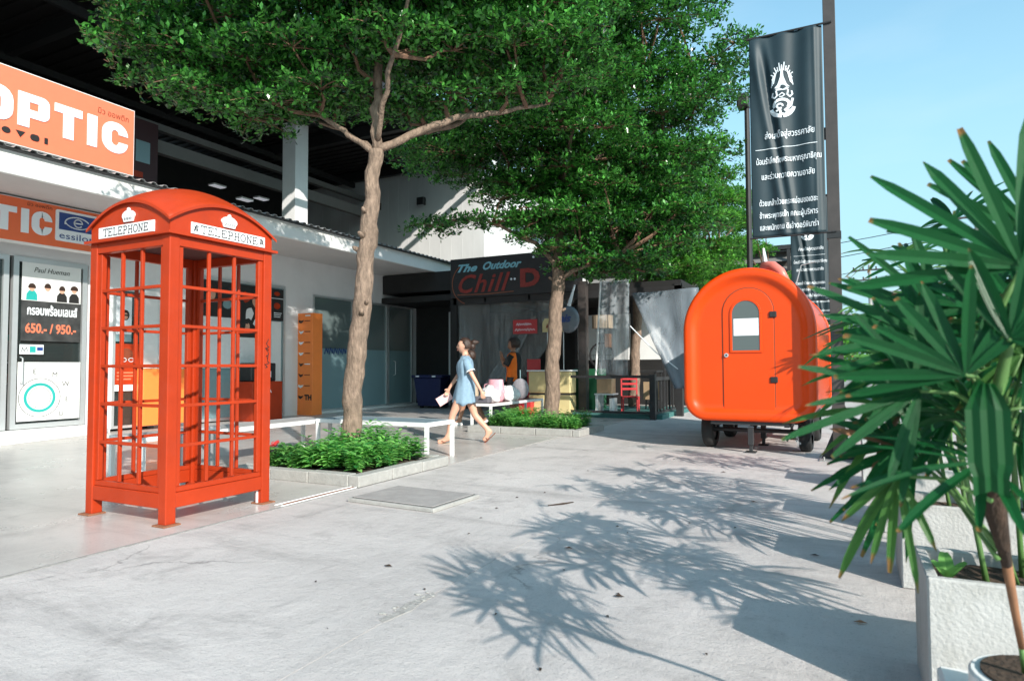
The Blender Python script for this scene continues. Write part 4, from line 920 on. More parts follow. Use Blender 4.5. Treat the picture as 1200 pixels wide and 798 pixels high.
for si, fr in enumerate(sides):
    a0, a1 = pw, Wd-pw
    fbox(MB(), fr, a0, a1, .125, .235, -.06, -.004).build('bottom_rail', M['red'], bo, bevel=.004)
    fbox(MB(), fr, a0, a1, .237, .275, -.055, -.016).build('door_rail', M['red'], bo, bevel=.003)
    fbox(MB(), fr, a0, a1, 2.07, 2.148, -.06, -.006).build('top_rail', M['red'], bo, bevel=.003)
    sw = .042
    for (s0, s1) in ((a0+.001, a0+sw), (a1-sw, a1-.001)): fbox(MB(), fr, s0, s1, .277, 2.068, -.058, -.018).build('door_stile', M['red'], bo, bevel=.003)
    i0, i1 = a0+sw, a1-sw; bw = .024
    for k in range(1, 6):
        z = .277+(2.068-.277)*k/6; fbox(MB(), fr, i0, i1, z-bw/2, z+bw/2, -.046, -.022).build('glazing_bar', M['red'], bo, bevel=.002)
    for k in (1, 2):
        a = i0+(i1-i0)*k/3; 
        v = MB(); fbox(v, fr, a-bw/2, a+bw/2, .279, 2.066, -.050, -.026); v.build('glazing_bar', M['red'], bo, bevel=.002)
    # cornice and arched gable
    poly = [(0.004, 2.169), (Wd-.004, 2.169)] + [(Wd-.004-(Wd-.008)*k/20, dz(Wd/2-.004-(Wd-.008)*k/20, hw-.01)-.012) for k in range(21)]
    MB().prism(poly, fr, -.03, -.002).build('gable', M['red'], bo)
MB().box(bx0-.034, bx1+.034, by0-.034, by1+.034, 2.1495, 2.170).build('cornice', M['red'], bo)
# dome
dm = MB(); n = 24; H2 = hw+.006
for s in (0, 1):
    for j in range(n+1):
        for i in range(n+1):
            x, y = -H2+2*H2*i/n, -H2+2*H2*j/n; dm.v.append(((bx0+bx1)/2+x, (by0+by1)/2+y, dz(x, y)-.022*s))
K = (n+1)**2
for j in range(n):
    for i in range(n):
        a = j*(n+1)+i; dm.f.append((a, a+1, a+n+2, a+n+1)); dm.f.append((K+a, K+a+n+1, K+a+n+2, K+a+1))
for i in range(n):
    dm.f += [(i, K+i, K+i+1, i+1), (n*(n+1)+i, n*(n+1)+i+1, K+n*(n+1)+i+1, K+n*(n+1)+i), (i*(n+1), (i+1)*(n+1), K+(i+1)*(n+1), K+i*(n+1)), (i*(n+1)+n, K+i*(n+1)+n, K+(i+1)*(n+1)+n, (i+1)*(n+1)+n)]
dmo = dm.build('roof', M['red'], bo); 
for p in dmo.data.polygons[:2*n*n]: p.use_smooth = True
MB().box(bx0+.1, bx1-.1, by0+.1, by1-.1, 2.14, 2.149).build('ceiling', mat('dark_ceiling', (.08, .012, .008), .7), bo)

def serif_word(word_, h, w, gap, lw):
    """thin serif capitals from strokes"""
    G = {'T': [[(0,1),(1,1)], [(.5,1),(.5,0)], [(.3,0),(.7,0)], [(0,1),(0,.82)], [(1,1),(1,.82)]],
         'E': [[(.15,0),(.15,1)], [(0,1),(.9,1)], [(0,0),(.95,0)], [(.15,.52),(.65,.52)], [(.95,0),(.95,.2)], [(.9,1),(.9,.82)], [(.65,.42),(.65,.62)]],
         'L': [[(.2,0),(.2,1)], [(0,1),(.4,1)], [(0,0),(.95,0)], [(.95,0),(.95,.22)]],
         'P': [[(.2,0),(.2,1)], [(0,0),(.4,0)], [(0,1),(.6,1),(.85,.9),(.92,.74),(.85,.58),(.6,.48),(.2,.48)]],
         'H': [[(.15,0),(.15,1)], [(.85,0),(.85,1)], [(.15,.5),(.85,.5)], [(0,0),(.3,0)], [(0,1),(.3,1)], [(.7,0),(1,0)], [(.7,1),(1,1)]],
         'O': [[(.5+.48*math.cos(a), .5+.5*math.sin(a)) for a in np.linspace(0, 2*PI, 17)]],
         'N': [[(.15,0),(.15,1),(.85,0),(.85,1)], [(0,0),(.3,0)], [(0,1),(.2,1)], [(.7,1),(1,1)]]}
    out = []; x = 0
    for ch in word_:
        out.append([[(x+p[0]*w, p[1]*h) for p in s] for s in G[ch]]); x += w+gap
    return out, x-gap
inkgrey = mat('grey_lettering', (.06, .06, .07), .5, var=.1)
for si, lab, orn in ((0, 'pale', False), (1, 'white', True)):
    fr = sides[si]
    pa0, pa1 = (.12, .80) if si == 0 else (.17, .88)
    zz = 2.18
    fbox(MB(), fr, pa0, pa1, zz, zz+.088, .0, .012).build('name_plate', M['white'], bo, bevel=.002)
    L, wtot = serif_word('TELEPHONE', .056, .050, .012, .004)
    m0 = (pa0+pa1)/2-wtot/2
    for st_ in L:
        lt = MB()
        for s in st_: lt.stroke([(m0+p[0], zz+.016+p[1]) for p in s], .0068, fr, .0125, .014)
        lt.build('letter', inkgrey, bo)
    if orn:
        for ox, mir in ((pa0+.04, 1), (pa1-.04, -1)):
            q = MB(); q.ring((ox, zz+.04), .010, .016, 10, fr, .0125, .014); q.stroke([(ox-.02*mir, zz+.02), (ox, zz+.066), (ox+.018*mir, zz+.058)], .008, fr, .0125, .014); q.stroke([(ox-.018*mir, zz+.06), (ox+.016*mir, zz+.022)], .006, fr, .0125, .014)
            q.build('ornament', inkgrey if mir == 1 else M['ink'], bo)
    cx = (pa0+pa1)/2+(.03 if si == 0 else -.01); cz = zz+.105
    cr = [(cx-.052, cz), (cx+.052, cz), (cx+.060, cz+.022), (cx+.074, cz+.042), (cx+.070, cz+.062), (cx+.045, cz+.080), (cx+.012, cz+.090), (cx+.014, cz+.100), (cx, cz+.110), (cx-.014, cz+.100), (cx-.012, cz+.090), (cx-.045, cz+.080), (cx-.070, cz+.062), (cx-.074, cz+.042), (cx-.060, cz+.022)]
    MB().prism(cr, fr, .0, .014).build('crown_emblem', M['white'], bo)
    q = MB()
    for k in range(5): q.stroke([(cx-.040+.020*k, cz+.014), (cx-.036+.019*k, cz+.030)], .008, fr, .0142, .016)
    q.build('crown_detail', inkgrey, bo)
# graffiti scrawl on the right hand post
q = MB(); r_ = random.Random(3); fr = sides[1]
pts = [(Wd-.045+r_.uniform(-.025, .025), 1.15+.24*k/26+r_.uniform(-.01, .01)) for k in range(27)]
q.stroke(pts, .006, fr, .0005, .002); q.build('graffiti', M['ink'], bo)
wpv = MB().tube([(-4.46, 4.03, .0), (-4.46, 4.03, 2.1)], .011, 8); tag(wpv.build('white_cable_pipe', M['white']), 'thin white vertical pipe just inside the right corner of the phone booth', 'pipe')

# ================================================================== FOOD TRAILER
TR = thing('food_trailer', 'bright orange rounded food trailer with an arched door and small arched window', 'trailer', (-1.125, 9.2, 0), math.radians(-2.2))
zb, zt, hwid, rb_, = .41, 2.475, .85, .30
def tprof(ins, n=18):
    r = hwid-ins; cz = zt-hwid; pts = []
    pts += [(r*math.cos(a), cz+r*math.sin(a)) for a in np.linspace(0, PI, 2*n+1)]
    q = max(rb_-ins, .02)
    pts += [(-hwid+ins, z) for z in np.linspace(cz, zb+ins+q, 8)[1:-1]]
    pts += [(-hwid+ins+q-q*math.cos(a), zb+ins+q-q*math.sin(a)) for a in np.linspace(0, PI/2, 10)]
    pts += [(x, zb+ins) for x in np.linspace(-hwid+ins+q, hwid-ins-q, 10)[1:-1]]
    pts += [(hwid-ins-q+q*math.sin(a), zb+ins+q-q*math.cos(a)) for a in np.linspace(0, PI/2, 10)]
    pts += [(hwid-ins, z) for z in np.linspace(zb+ins+q, cz, 8)[1:-1]]
    return pts
def tloft(stations, cap0=True, cap1=True):
    mb = MB(); k = None
    for ins, y in stations:
        p = tprof(ins); n = len(p); mb.v += [(a, y, b) for a, b in p]
    for s in range(len(stations)-1):
        for j in range(n): mb.f.append((s*n+j, (s+1)*n+j, (s+1)*n+(j+1) % n, s*n+(j+1) % n))
    if cap0: mb.f.append(tuple(range(n)))
    if cap1: mb.f.append(tuple((len(stations)-1)*n+j for j in reversed(range(n))))
    return mb
LN = 3.3
st_front = [(.235, .052), (.20, .050), (.165, .040), (.135, .018), (.11, .004), (.095, 0), (.055, 0), (.030, .004), (.012, .018), (.002, .04), (0, .07), (0, .15), (.006, .165), (.018, .17), (.018, .20), (.006, .205), (0, .22), (0, .30), (.02, .315)]
o = tloft(st_front + [(.02, LN-.3)] + [(i, LN-y) for i, y in reversed(st_front)]).build('body', M['trailer'], TR, world=False)
for p in o.data.polygons:
    if len(p.vertices) == 4: p.use_smooth = True
# door
def arch(hwd, z0, ztop, cx=0., n=16): return [(cx+hwd, z0)] + [(cx+hwd*math.cos(a), ztop-hwd+hwd*math.sin(a)) for a in np.linspace(0, PI, n)] + [(cx-hwd, z0)]
FT = frame((0, 0, 0), (1,0,0), (0,0,1))   # c towards the viewer (-Y)
dg = MB(); po_ = arch(.338, .455, 2.21, .01); pi_ = arch(.325, .468, 2.197, .01)
for k in range(len(po_)):
    j = (k+1) % len(po_); dg.prism([po_[k], po_[j], pi_[j], pi_[k]], FT, -.053, -.049)
dg.build('door_gap', M['brownink'], TR, world=False)
do = MB().prism(pi_, FT, -.053, -.040).build('door', M['trailer'], TR, world=False, bevel=.006, segs=2)
wo, wi = arch(.205, 1.33, 2.06, -.015), arch(.175, 1.36, 2.03, -.015)
wf = MB()
for k in range(len(wo)):
    j = (k+1) % len(wo); wf.prism([wo[k], wo[j], wi[j], wi[k]], FT, -.040, -.026)
wfo = wf.build('window_frame', M['trailer'], do, world=False, bevel=.003)
MB().prism(wi, FT, -.039, -.034).build('pane', M['glasstrailer'], do, world=False)
MB().prism([(-.17, 1.56), (.15, 1.56), (.15, 1.79), (-.17, 1.79)], FT, -.0335, -.031).build('paper_notice', M['letter'], do, world=False)
for z in (1.83, .97):
    MB().box(.285, .375, .020, .052, z-.04, z+.04).build('hinge', M['black'], TR, world=False, bevel=.008)
MB().disc((-.27, 1.30), .028, 14, FT, -.040, -.022).build('lock', M['alu'], do, world=False)
MB().disc((-.27, 1.30), .012, 10, FT, -.022, -.018).build('lock_core', M['black'], do, world=False)
# serving hatch seam on the right hand side, roof vent, antenna
FS = frame((hwid-.018, 0, 0), (0,1,0), (0,0,1))
sg_ = MB()
for a, b_, c_, d_ in ((.5, 2.8, 1.6, 1.61), (.5, 2.8, 1.02, 1.03), (.5, .51, 1.03, 1.6), (2.79, 2.8, 1.03, 1.6)): fbox(sg_, FS, a, b_, c_, d_, 0, .004)
sg_.build('hatch_seam', M['brownink'], TR, world=False)
vt = MB().tube([(.10, .98, 2.34), (.11, .96, 2.50), (.14, .92, 2.60), (.24, .84, 2.58), (.35, .78, 2.48), (.43, .74, 2.34)], [.10, .105, .085, .075, .07, .05], 16)
vt.build('roof_vent', mat('faded_red_plastic', (.72, .20, .16), .4), TR, world=False, smooth=True)
MB().tube([(.13, .90, 2.66), (.11, .90, 2.86)], [.04, .02], 8).build('vent_cap', M['alu'], TR, world=False)
MB().tube([(.55, .8, 2.3), (.62, .8, 2.56), (.80, .8, 2.60)], .008, 5).build('aerial', M['alu'], TR, world=False)
# chassis
MB().box(-.50, .50, .06, .20, .365, .408).build('chassis_beam', M['steel'], TR, world=False)
for x in (-.45, .45): MB().box(x-.03, x+.03, .22, LN-.1, .335, .405).build('chassis_rail', M['steel'], TR, world=False)
for yy in (.5, 2.0): MB().tube([(-.7, yy, .26), (.7, yy, .26)], .03, 10).build('axle', M['steel'], TR, world=False)
def twheel(x, y, lab=None):
    t = MB(); prof = [(.17, -.075), (.235, -.08), (.262, -.06), (.268, 0), (.262, .06), (.235, .08), (.17, .075)]
    nseg = 32
    for k in range(nseg):
        a = 2*PI*k/nseg
        for r, dx in prof: t.v.append((x+dx, y+r*math.cos(a), .27+r*math.sin(a)))
    m_ = len(prof)
    for k in range(nseg):
        for j in range(m_-1): t.f.append((k*m_+j, k*m_+j+1, ((k+1) % nseg)*m_+j+1, ((k+1) % nseg)*m_+j))
    w = t.build('wheel', M['rubber'], TR, world=False, smooth=True)
    MB().tube([(x-.05, y, .27), (x+.05, y, .27)], .17, 20).build('rim', M['alu'] if x > 0 else M['steel'], w, world=False)
    MB().tube([(x+.05, y, .27), (x+.075, y, .27)], .05, 12).build('hub', M['steel'], w, world=False)
twheel(-.60, .52); twheel(.66, .52); twheel(-.60, 2.0); twheel(.66, 2.0)
def jack(x, y, lean=0.):
    j = MB(); j.box(x-.035, x+.035, y-.035, y+.035, .10, .33); j.box(x-.07, x+.07, y-.06, y+.06, .004, .02); j.box(x-.022, x+.022, y-.022, y+.022, .02, .10)
    j.build('support_leg', M['steel'], TR, world=False, bevel=.004)
jack(.02, .02+.05); jack(.05, 1.0); jack(.45, 2.8); jack(-.35, 2.9)
for s in (-1, 1): MB().beam((.38+s*.07, 1.5, .02), (.38-s*.04, 1.5, .33), .03).build('brace', M['steel'], TR, world=False)
ch = MB()
for k in range(14):
    a = k*.9; ch.ring((.58+.02*math.sin(k*1.7), .32-.016*k), .008, .014, 8, FT, -.30+.004*(k % 3), -.293+.004*(k % 3))
ch.build('chain', M['alu'], TR, world=False)

# ================================================================== BANNERS ON POLES
def fold(x, z, x0=-.99, x1=-.13, z1=5.41):
    u = (x-x0)/(x1-x0); d = (z1-z)
    w = .045*math.exp(-((u-.05-.16*d)/.07)**2)*min(1, d*2)*(1-.25*d if d < 3 else 0)
    w += -.045*math.exp(-((u-.14-.155*d)/.06)**2)*min(1, d*2)*(1-.22*d)
    w += .02*math.exp(-((u-.22-.15*d)/.05)**2)*min(1, d*2)
    w += .022*math.sin(u*17+.6*math.sin(d*1.3)) * (.35+.65*u)
    w += .018*math.exp(-((u-.9)/.03)**2)
    return w
def bend(o, ox, oy, oz, lift):
    me = o.data
    for v in me.vertices: v.co.y -= fold(v.co.x+ox, v.co.z+oz)+lift
    me.update()
bt = thing('banner', 'nearest black vertical banner with a white emblem and white Thai lines', 'banner', (-.56, 8.9, 2.8))
g = MB(); nu, nv = 60, 70
for j in range(nv+1):
    for i in range(nu+1):
        x = -.99+.86*i/nu; z = 2.80+2.61*j/nv; g.v.append((x, 8.9-fold(x, z), z))
for j in range(nv):
    for i in range(nu): a = j*(nu+1)+i; g.f.append((a, a+1, a+nu+2, a+nu+1))
o = g.build('vinyl', M['banner'], bt, smooth=True); s = o.modifiers.new('solid', 'SOLIDIFY'); s.thickness = .003
MB().tube([(-1.02, 8.9, 5.415), (-.02, 8.9, 5.42)], .014, 8).build('top_rod', M['black'], bt)
MB().tube([(-1.02, 8.9, 2.795), (-.02, 8.9, 2.795)], .012, 8).build('bottom_rod', M['black'], bt)
f = FY(8.9); W_ = M['letter']
def bl(mb, name='emblem'):
    o = mb.build(name, W_, bt); bend(o, -.56, 0, 2.8, .006); return o
em = MB(); cx = -.60
for k in range(13):          # rays
    a = PI*(.08+.84*k/12); r0, r1 = .10, .20+.03*(k % 2)
    yy = 4.86
    em.stroke([(cx+r0*1.0*math.cos(a), yy-.06+r0*1.2*math.sin(a)), (cx+r1*.62*math.cos(a), yy-.10+r1*1.15*math.sin(a))], .012, f, 0, .001)
for k in range(3):
    for s in (-1, 1): em.stroke([(cx+s*(.06+.022*k), 4.93-.04*k), (cx+s*(.10+.014*k), 4.76-.02*k)], .011, f, 0, .001)
em.prism([(cx-.008, 4.98), (cx+.008, 4.98), (cx+.02, 4.84), (cx+.04, 4.78), (cx+.055, 4.74), (cx+.09, 4.70), (cx-.09, 4.70), (cx-.055, 4.74), (cx-.04, 4.78), (cx-.02, 4.84)], f, 0, .001)
em.prism([(cx-.08, 4.69), (cx+.08, 4.69), (cx+.065, 4.665), (cx-.065, 4.665)], f, 0, .001)
for s in (-1, 1):
    em.stroke([(cx+s*.07, 4.66), (cx+s*.06, 4.60), (cx+s*.09, 4.57), (cx+s*.12, 4.60), (cx+s*.11, 4.64)], .018, f, 0, .001)
em.stroke([(cx-.04, 4.60), (cx, 4.63), (cx+.03, 4.60), (cx, 4.58), (cx-.03, 4.58)], .012, f, 0, .001)
bl(em)
em = MB()
em.stroke(arcp(cx-.01, 4.48, .09, .065, 200, -30, 12), .035, f, 0, .001); em.stroke(arcp(cx-.03, 4.46, .035, .03, 0, 300, 8), .022, f, 0, .001)
em.stroke([(cx+.12, 4.54), (cx+.10, 4.46), (cx+.03, 4.40)], .03, f, 0, .001)
em.stroke(arcp(cx, 4.46, .135, .13, 195, 262, 7), .045, f, 0, .001); em.stroke(arcp(cx, 4.46, .135, .13, 278, 345, 7), .045, f, 0, .001)
em.stroke([(cx-.07, 4.40), (cx-.03, 4.43), (cx-.02, 4.36), (cx+.02, 4.35)], .026, f, 0, .001); em.stroke([(cx+.03, 4.34), (cx+.06, 4.39), (cx+.10, 4.40)], .024, f, 0, .001)
bl(em)
def bline(s, size, a, z, wd): 
    o = text('lettering', s, size, W_, f, a-wd/2, z, bt, bold=.0012, fit=wd, c=0); bend(o, -.56, 0, 2.8, .007)
bline('ส่งเสด็จสู่สวรรคาลัย', .11, -.53, 4.06, .58)
ln = MB(); 
for k in range(20): ln.stroke([(-.93+.72*k/20, 3.93), (-.93+.72*(k+1)/20, 3.93)], .008, f, 0, .001)
bl(ln, 'printed_line')
bline('น้อมรำลึกถึงพระมหากรุณาธิคุณ', .105, -.55, 3.74, .76); bline('และร่วมถวายความอาลัย', .105, -.56, 3.54, .62)
bline('ด้วยเกล้าด้วยกระหม่อมขอเดชะ', .10, -.56, 3.20, .68); bline('ข้าพระพุทธเจ้า คณะผู้บริหาร', .10, -.56, 3.04, .68); bline('และพนักงาน ดิเอ้าดอร์พินาร่า', .10, -.56, 2.885, .68)
dup(bt, (-.66, 18.0, 2.8), 0, 'second black banner with white Thai lines, hanging behind the first above the trailer', 'black banners on poles')
dup(bt, (-.66, 27.2, 2.8), 0, 'third and farthest black banner just above the trailer side', 'black banners on poles')
bt['group'] = 'black banners on poles'
def bpole(x, y, lab):
    t = thing('banner_pole', lab, 'pole', (x, y, 0), 0, 'square banner poles')
    MB().box(-.07, .07, -.07, .07, .012, 7.4).build('shaft', M['brownpost'], t, world=False, bevel=.004)
    MB().box(-.078, .078, -.078, .078, 2.72, 2.80).build('collar', M['black'], t, world=False)
    MB().box(-.17, -.071, -.03, .03, 3.98, 4.12).build('bracket', M['brownpost'], t, world=False)
    MB().box(-.22, .22, -.22, .22, .002, .014).build('base_plate', M['roofmetal'], t, world=False)
    for s in (-1, 1): MB().prism([(s*.071, .015), (s*.20, .015), (s*.071, .34)], frame((0,0,0), (1,0,0), (0,0,1)), -.008, .008).build('gusset', M['black'], t, world=False)
    for sx in (-1, 1): MB().tube([(sx*.17, -.17, .014), (sx*.17, -.17, .05)], .012, 6).build('bolt', M['roofmetal'], t, world=False)
    return t
p0 = bpole(-.045, 8.98, 'tall square brown steel pole carrying the nearest black banner')
dup(p0, (-.08, 18.06, 0), 0, 'second brown steel pole standing behind the nearest one'); dup(p0, (-.1, 27.26, 0), 0, 'third and farthest brown steel banner pole')
lp = thing('lamp_post', 'slim dark lamp post with a floodlight left of the nearest banner', 'lamp post', (-1.55, 13.4, 0))
MB().tube([(-1.55, 13.4, 0), (-1.55, 13.4, 6.2)], [.06, .05], 10).build('pole', M['black'], lp)
MB().box(-1.72, -1.50, 13.2, 13.5, 6.2, 6.46).build('lamp_head', M['black'], lp, bevel=.03, segs=2)
# ================================================================== TREES
LAT = np.array([math.cos(YAW), math.sin(YAW), 0.]); DEP = np.array([-math.sin(YAW), math.cos(YAW), 0.])
def to_w(base, lat, dep, z): return np.array([base[0], base[1], 0.]) + LAT*lat + DEP*dep + np.array([0, 0, z])

def leafcloud(name, centers, per, L, wd, mtl, parent, seed, upb=.35):
    """rosettes of small leaves at the given centres, one joined mesh"""
    r = np.random.default_rng(seed); n = len(centers)*per
    c = np.repeat(centers, per, 0)
    az = r.uniform(0, 2*PI, n); el = r.normal(upb, .5, n)
    d = np.stack([np.cos(az)*np.cos(el), np.sin(az)*np.cos(el), np.sin(el)], 1)
    ln = L*r.uniform(.5, 1.45, n)[:, None]
    rnd = r.normal(0, 1, (n, 3)); rnd[:, 2] = abs(rnd[:, 2])*0.0 + rnd[:, 2]*.5
    s = np.cross(d, np.array([0, 0, 1.])+rnd*.45); s /= np.linalg.norm(s, axis=1)[:, None]
    c = c + r.normal(0, .012, (n, 3)) + d*.01
    v = np.empty((n, 4, 3)); v[:, 0] = c; v[:, 1] = c+d*ln*.6+s*ln*wd; v[:, 2] = c+d*ln; v[:, 3] = c+d*ln*.6-s*ln*wd
    me = bpy.data.meshes.new(name); me.vertices.add(n*4); me.vertices.foreach_set('co', v.ravel())
    me.loops.add(n*4); me.loops.foreach_set('vertex_index', np.arange(n*4, dtype=np.int32))
    me.polygons.add(n); me.polygons.foreach_set('loop_start', np.arange(0, n*4, 4, dtype=np.int32)); me.update(calc_edges=True)
    o = link_mesh(name, me, mtl, parent); o['kind'] = 'stuff'; return o

def make_tree(label, base, trunk, limbs, pads, leafm, L, per, dens, seed, knots=0, stakes=()):
    """trunk: (lat,dep,z,r); limbs: lists of the same; pads: (lat,dep,z,R,thick)"""
    r = np.random.default_rng(seed); rr = random.Random(seed)
    t = thing('tree', label, 'tree', (base[0], base[1], 0), 0, 'broad leaved shade trees')
    def fine(pl, m):
        out = []
        for i in range(len(pl)-1):
            for k in range(m): u = k/m; out.append([a*(1-u)+b*u for a, b in zip(pl[i], pl[i+1])])
        out.append(pl[-1]); return out
    tp = fine(trunk, 6); pts = [to_w(base, *p[:3]) + np.array([math.sin(i*.9+seed), math.cos(i*1.1), 0])*.012 for i, p in enumerate(tp)]
    MB().tube(pts, [p[3]*(1+.07*math.sin(i*2.3+seed)) for i, p in enumerate(tp)], 18, jitter=.022).build('trunk', M['bark'], t, smooth=True)
    kb = []
    for k in range(knots):
        p = tp[int(len(tp)*(.35+.5*rr.random()))]; a = rr.uniform(PI*.9, PI*2.1); c = to_w(base, *p[:3]); q = c+np.array([math.cos(a), math.sin(a), .25])*p[3]*.85
        MB().tube([q, q+np.array([math.cos(a), math.sin(a), .5])*.05, q+np.array([math.cos(a), math.sin(a), .6])*.075], [.032, .026, .014], 10, jitter=.1).build('knot', M['bark'], t, smooth=True)
    tips = [to_w(base, *trunk[-1][:3])]; 
    for lb in limbs:
        lp = fine(lb, 5); pt = [to_w(base, *p[:3]) + r.normal(0, .012, 3) for p in lp]
        MB().tube(pt, [p[3] for p in lp], 9, jitter=.08).build('limb', M['bark'], t, smooth=True)
        tips += [pt[i] for i in range(3, len(pt), 3)]+[pt[-1]]
    br = MB(); cents = []
    tips = np.array(tips)
    for (la, de, z, R, th) in pads:
        c = to_w(base, la, de, z); dd = np.linalg.norm(tips-c, axis=1) + np.maximum(0, tips[:, 2]-c[2])*1.5
        s = tips[np.argmin(dd)]; mid = (s+c)/2+np.array([0, 0, -.06*np.linalg.norm(c-s)])+r.normal(0, .05, 3)
        if np.linalg.norm(c-s) > .15: br.tube([s, (s+mid)/2, mid, (mid+c)/2+r.normal(0, .03, 3), c], [.034, .028, .022, .017, .012], 5)
        nt = int(7+5*R)
        for k in range(nt):
            a = 2*PI*(k+r.uniform(-.35, .35))/nt; ln = R*r.uniform(.72, 1.08); d = np.array([math.cos(a), math.sin(a), 0])
            e0 = r.uniform(.02, .22)*th*2; pv = c
            path = [c + d*ln*u + np.array([0, 0, e0*math.sin(u*2.6) - .14*ln*u*u]) for u in np.linspace(0, 1, 5)]
            br.tube(path, [.011, .009, .007, .005, .003], 3, caps=False)
            m = max(2, int(dens*ln*R*6/nt*1.5))
            for q in range(m):
                u = math.sqrt(r.uniform(.02, 1)); i = min(3, int(u*4)); fr_ = u*4-i; p = path[i]*(1-fr_)+path[i+1]*fr_
                off = r.normal(0, 1, 3)*np.array([.11, .11, .05+.22*th])*(1.1-.45*u)*(.5+R*.5)
                cents.append(p+off)
    br.build('branches', M['branch'], t)['kind'] = 'stuff'
    leafcloud('crown', np.array(cents), per, L, .24, leafm, t, seed)
    return t, len(cents)*per

def layers(spec, seed, R0=.8):
    """spec: (z, lat0, lat1, dep0, dep1, R) -> jittered pads"""
    r = random.Random(seed); out = []
    for (z, l0, l1, d0, d1, R) in spec:
        nl = max(1, round((l1-l0)/(R*1.05))); nd = max(1, round((d1-d0)/(R*1.05)))
        cl, cd, hl, hd = (l0+l1)/2, (d0+d1)/2, (l1-l0)/2+.01, (d1-d0)/2+.01
        for i in range(nl+1):
            for j in range(nd+1):
                la = l0+(l1-l0)*i/nl+r.uniform(-.25, .25)*R; de = d0+(d1-d0)*j/nd+r.uniform(-.25, .25)*R
                if ((la-cl)/hl)**2+((de-cd)/hd)**2 > 1.15: continue
                out.append((la, de, z+.25*max(0, de)+r.uniform(-.14, .14), R*r.uniform(.75, 1.15), .3))
    return out

b1 = (-5.08, 5.965)
t1_trunk = [(-.03, 0, -.02, .125), (-.01, 0, .55, .112), (.03, 0, 1.2, .112), (.10, 0, 1.75, .108), (.15, 0, 2.45, .098), (.19, 0, 2.75, .105), (.22, 0, 3.3, .082), (.26, 0, 3.72, .085)]
t1_limbs = [[(.26, 0, 3.68, .062), (.27, .0, 4.3, .058), (.30, .05, 5.2, .045), (.25, 0, 6.3, .025), (.2, .1, 6.8, .012)],
            [(.27, -.02, 3.70, .05), (.75, .15, 3.98, .045), (1.2, .2, 4.18, .040), (1.7, .3, 4.27, .03), (2.3, .4, 4.42, .018)],
            [(.27, .04, 3.74, .045), (.7, .5, 4.1, .038), (1.15, .8, 4.32, .034), (1.5, 1.1, 4.75, .022), (1.9, 1.4, 5.3, .014)],
            [(.25, -.02, 3.66, .036), (-.15, .1, 4.0, .030), (-.55, .3, 4.3, .025), (-1.2, .5, 4.62, .02), (-2.0, .5, 4.9, .012)],
            [(.27, .0, 3.76, .035), (.5, -.5, 4.4, .028), (.9, -1.1, 5.2, .016)],
            [(.25, .0, 3.72, .03), (-.3, .5, 4.15, .026), (-.9, .9, 4.45, .02), (-1.8, 1.3, 4.9, .012)]]
p1 = [(-2.75, .1, 4.75, .55, .25), (-2.2, .2, 4.55, .6, .25), (-2.85, .0, 5.2, .6, .3), (-2.35, .0, 5.05, .65, .3), (-1.7, .1, 4.42, .6, .22), (-1.2, .2, 4.32, .55, .22), (-.75, .1, 4.35, .5, .2), (-.3, .5, 4.42, .5, .2),
      (.65, .4, 4.38, .5, .2), (1.15, .1, 4.42, .55, .2), (1.75, .3, 4.50, .6, .22), (2.3, .3, 4.62, .6, .25), (-1.9, -.2, 4.8, .6, .3), (-1.2, -.2, 4.7, .6, .3), (-.6, -.4, 4.75, .6, .3), (.0, -.3, 4.8, .5, .25), (.6, -.3, 4.72, .6, .3), (1.2, -.3, 4.75, .6, .3), (1.9, -.2, 4.85, .6, .3), (2.6, .2, 4.95, .6, .3)]
p1 += layers([(4.9, -2.6, 2.6, -.7, 1.3, .72), (5.35, -3.0, 2.9, -1.2, 1.6, .8), (5.95, -1.9, 2.7, -1.6, 1.8, .95), (6.6, -1.0, 1.5, -1.1, 1.2, .95)], 11)
p1 += [(-.9, -.1, 4.22, .5, .2), (-.35, -.15, 4.38, .5, .2), (.1, .3, 4.42, .45, .2), (-1.3, .3, 4.2, .5, .2), (.55, .5, 4.3, .45, .2), (-1.75, -.2, 4.35, .5, .2)]
p1 = [p for p in p1 if p[0]-p[3]*.85 >= -.655*(7.6+p[1])+1.865]
T1 = make_tree('nearest shade tree with a pale brown forked trunk beside the phone booth', b1, t1_trunk, t1_limbs, p1, M['leaf1'], .068, 8, 62, 21, knots=5)

b2 = (-4.74, 10.99)
t2_trunk = [(0, 0, -.02, .15), (.02, 0, .8, .135), (.06, 0, 1.7, .128), (.14, 0, 2.6, .12), (.17, 0, 3.4, .11), (.28, 0, 5.0, .085), (.4, 0, 7.0, .05), (.4, 0, 8.6, .02)]
t2_limbs = [[(.17, 0, 3.0, .05), (-.4, -.3, 3.45, .036), (-1.2, -.5, 3.75, .024), (-2.2, -.6, 3.72, .012)],
            [(.17, 0, 2.75, .05), (.6, -.3, 2.95, .036), (1.2, -.4, 3.1, .016)],
            [(.22, 0, 4.2, .055), (-.5, .2, 4.7, .04), (-1.6, .3, 5.0, .02)], [(.25, 0, 4.6, .055), (1.1, .1, 5.2, .04), (2.4, .2, 5.7, .02)],
            [(.3, 0, 5.6, .05), (1.4, .0, 6.3, .036), (3.0, .1, 6.9, .016)], [(.3, 0, 5.4, .05), (-.7, .1, 6.1, .036), (-2.0, .1, 6.6, .016)],
            [(.25, 0, 4.4, .05), (.3, -.9, 5.0, .03), (.5, -1.8, 5.6, .015)]]
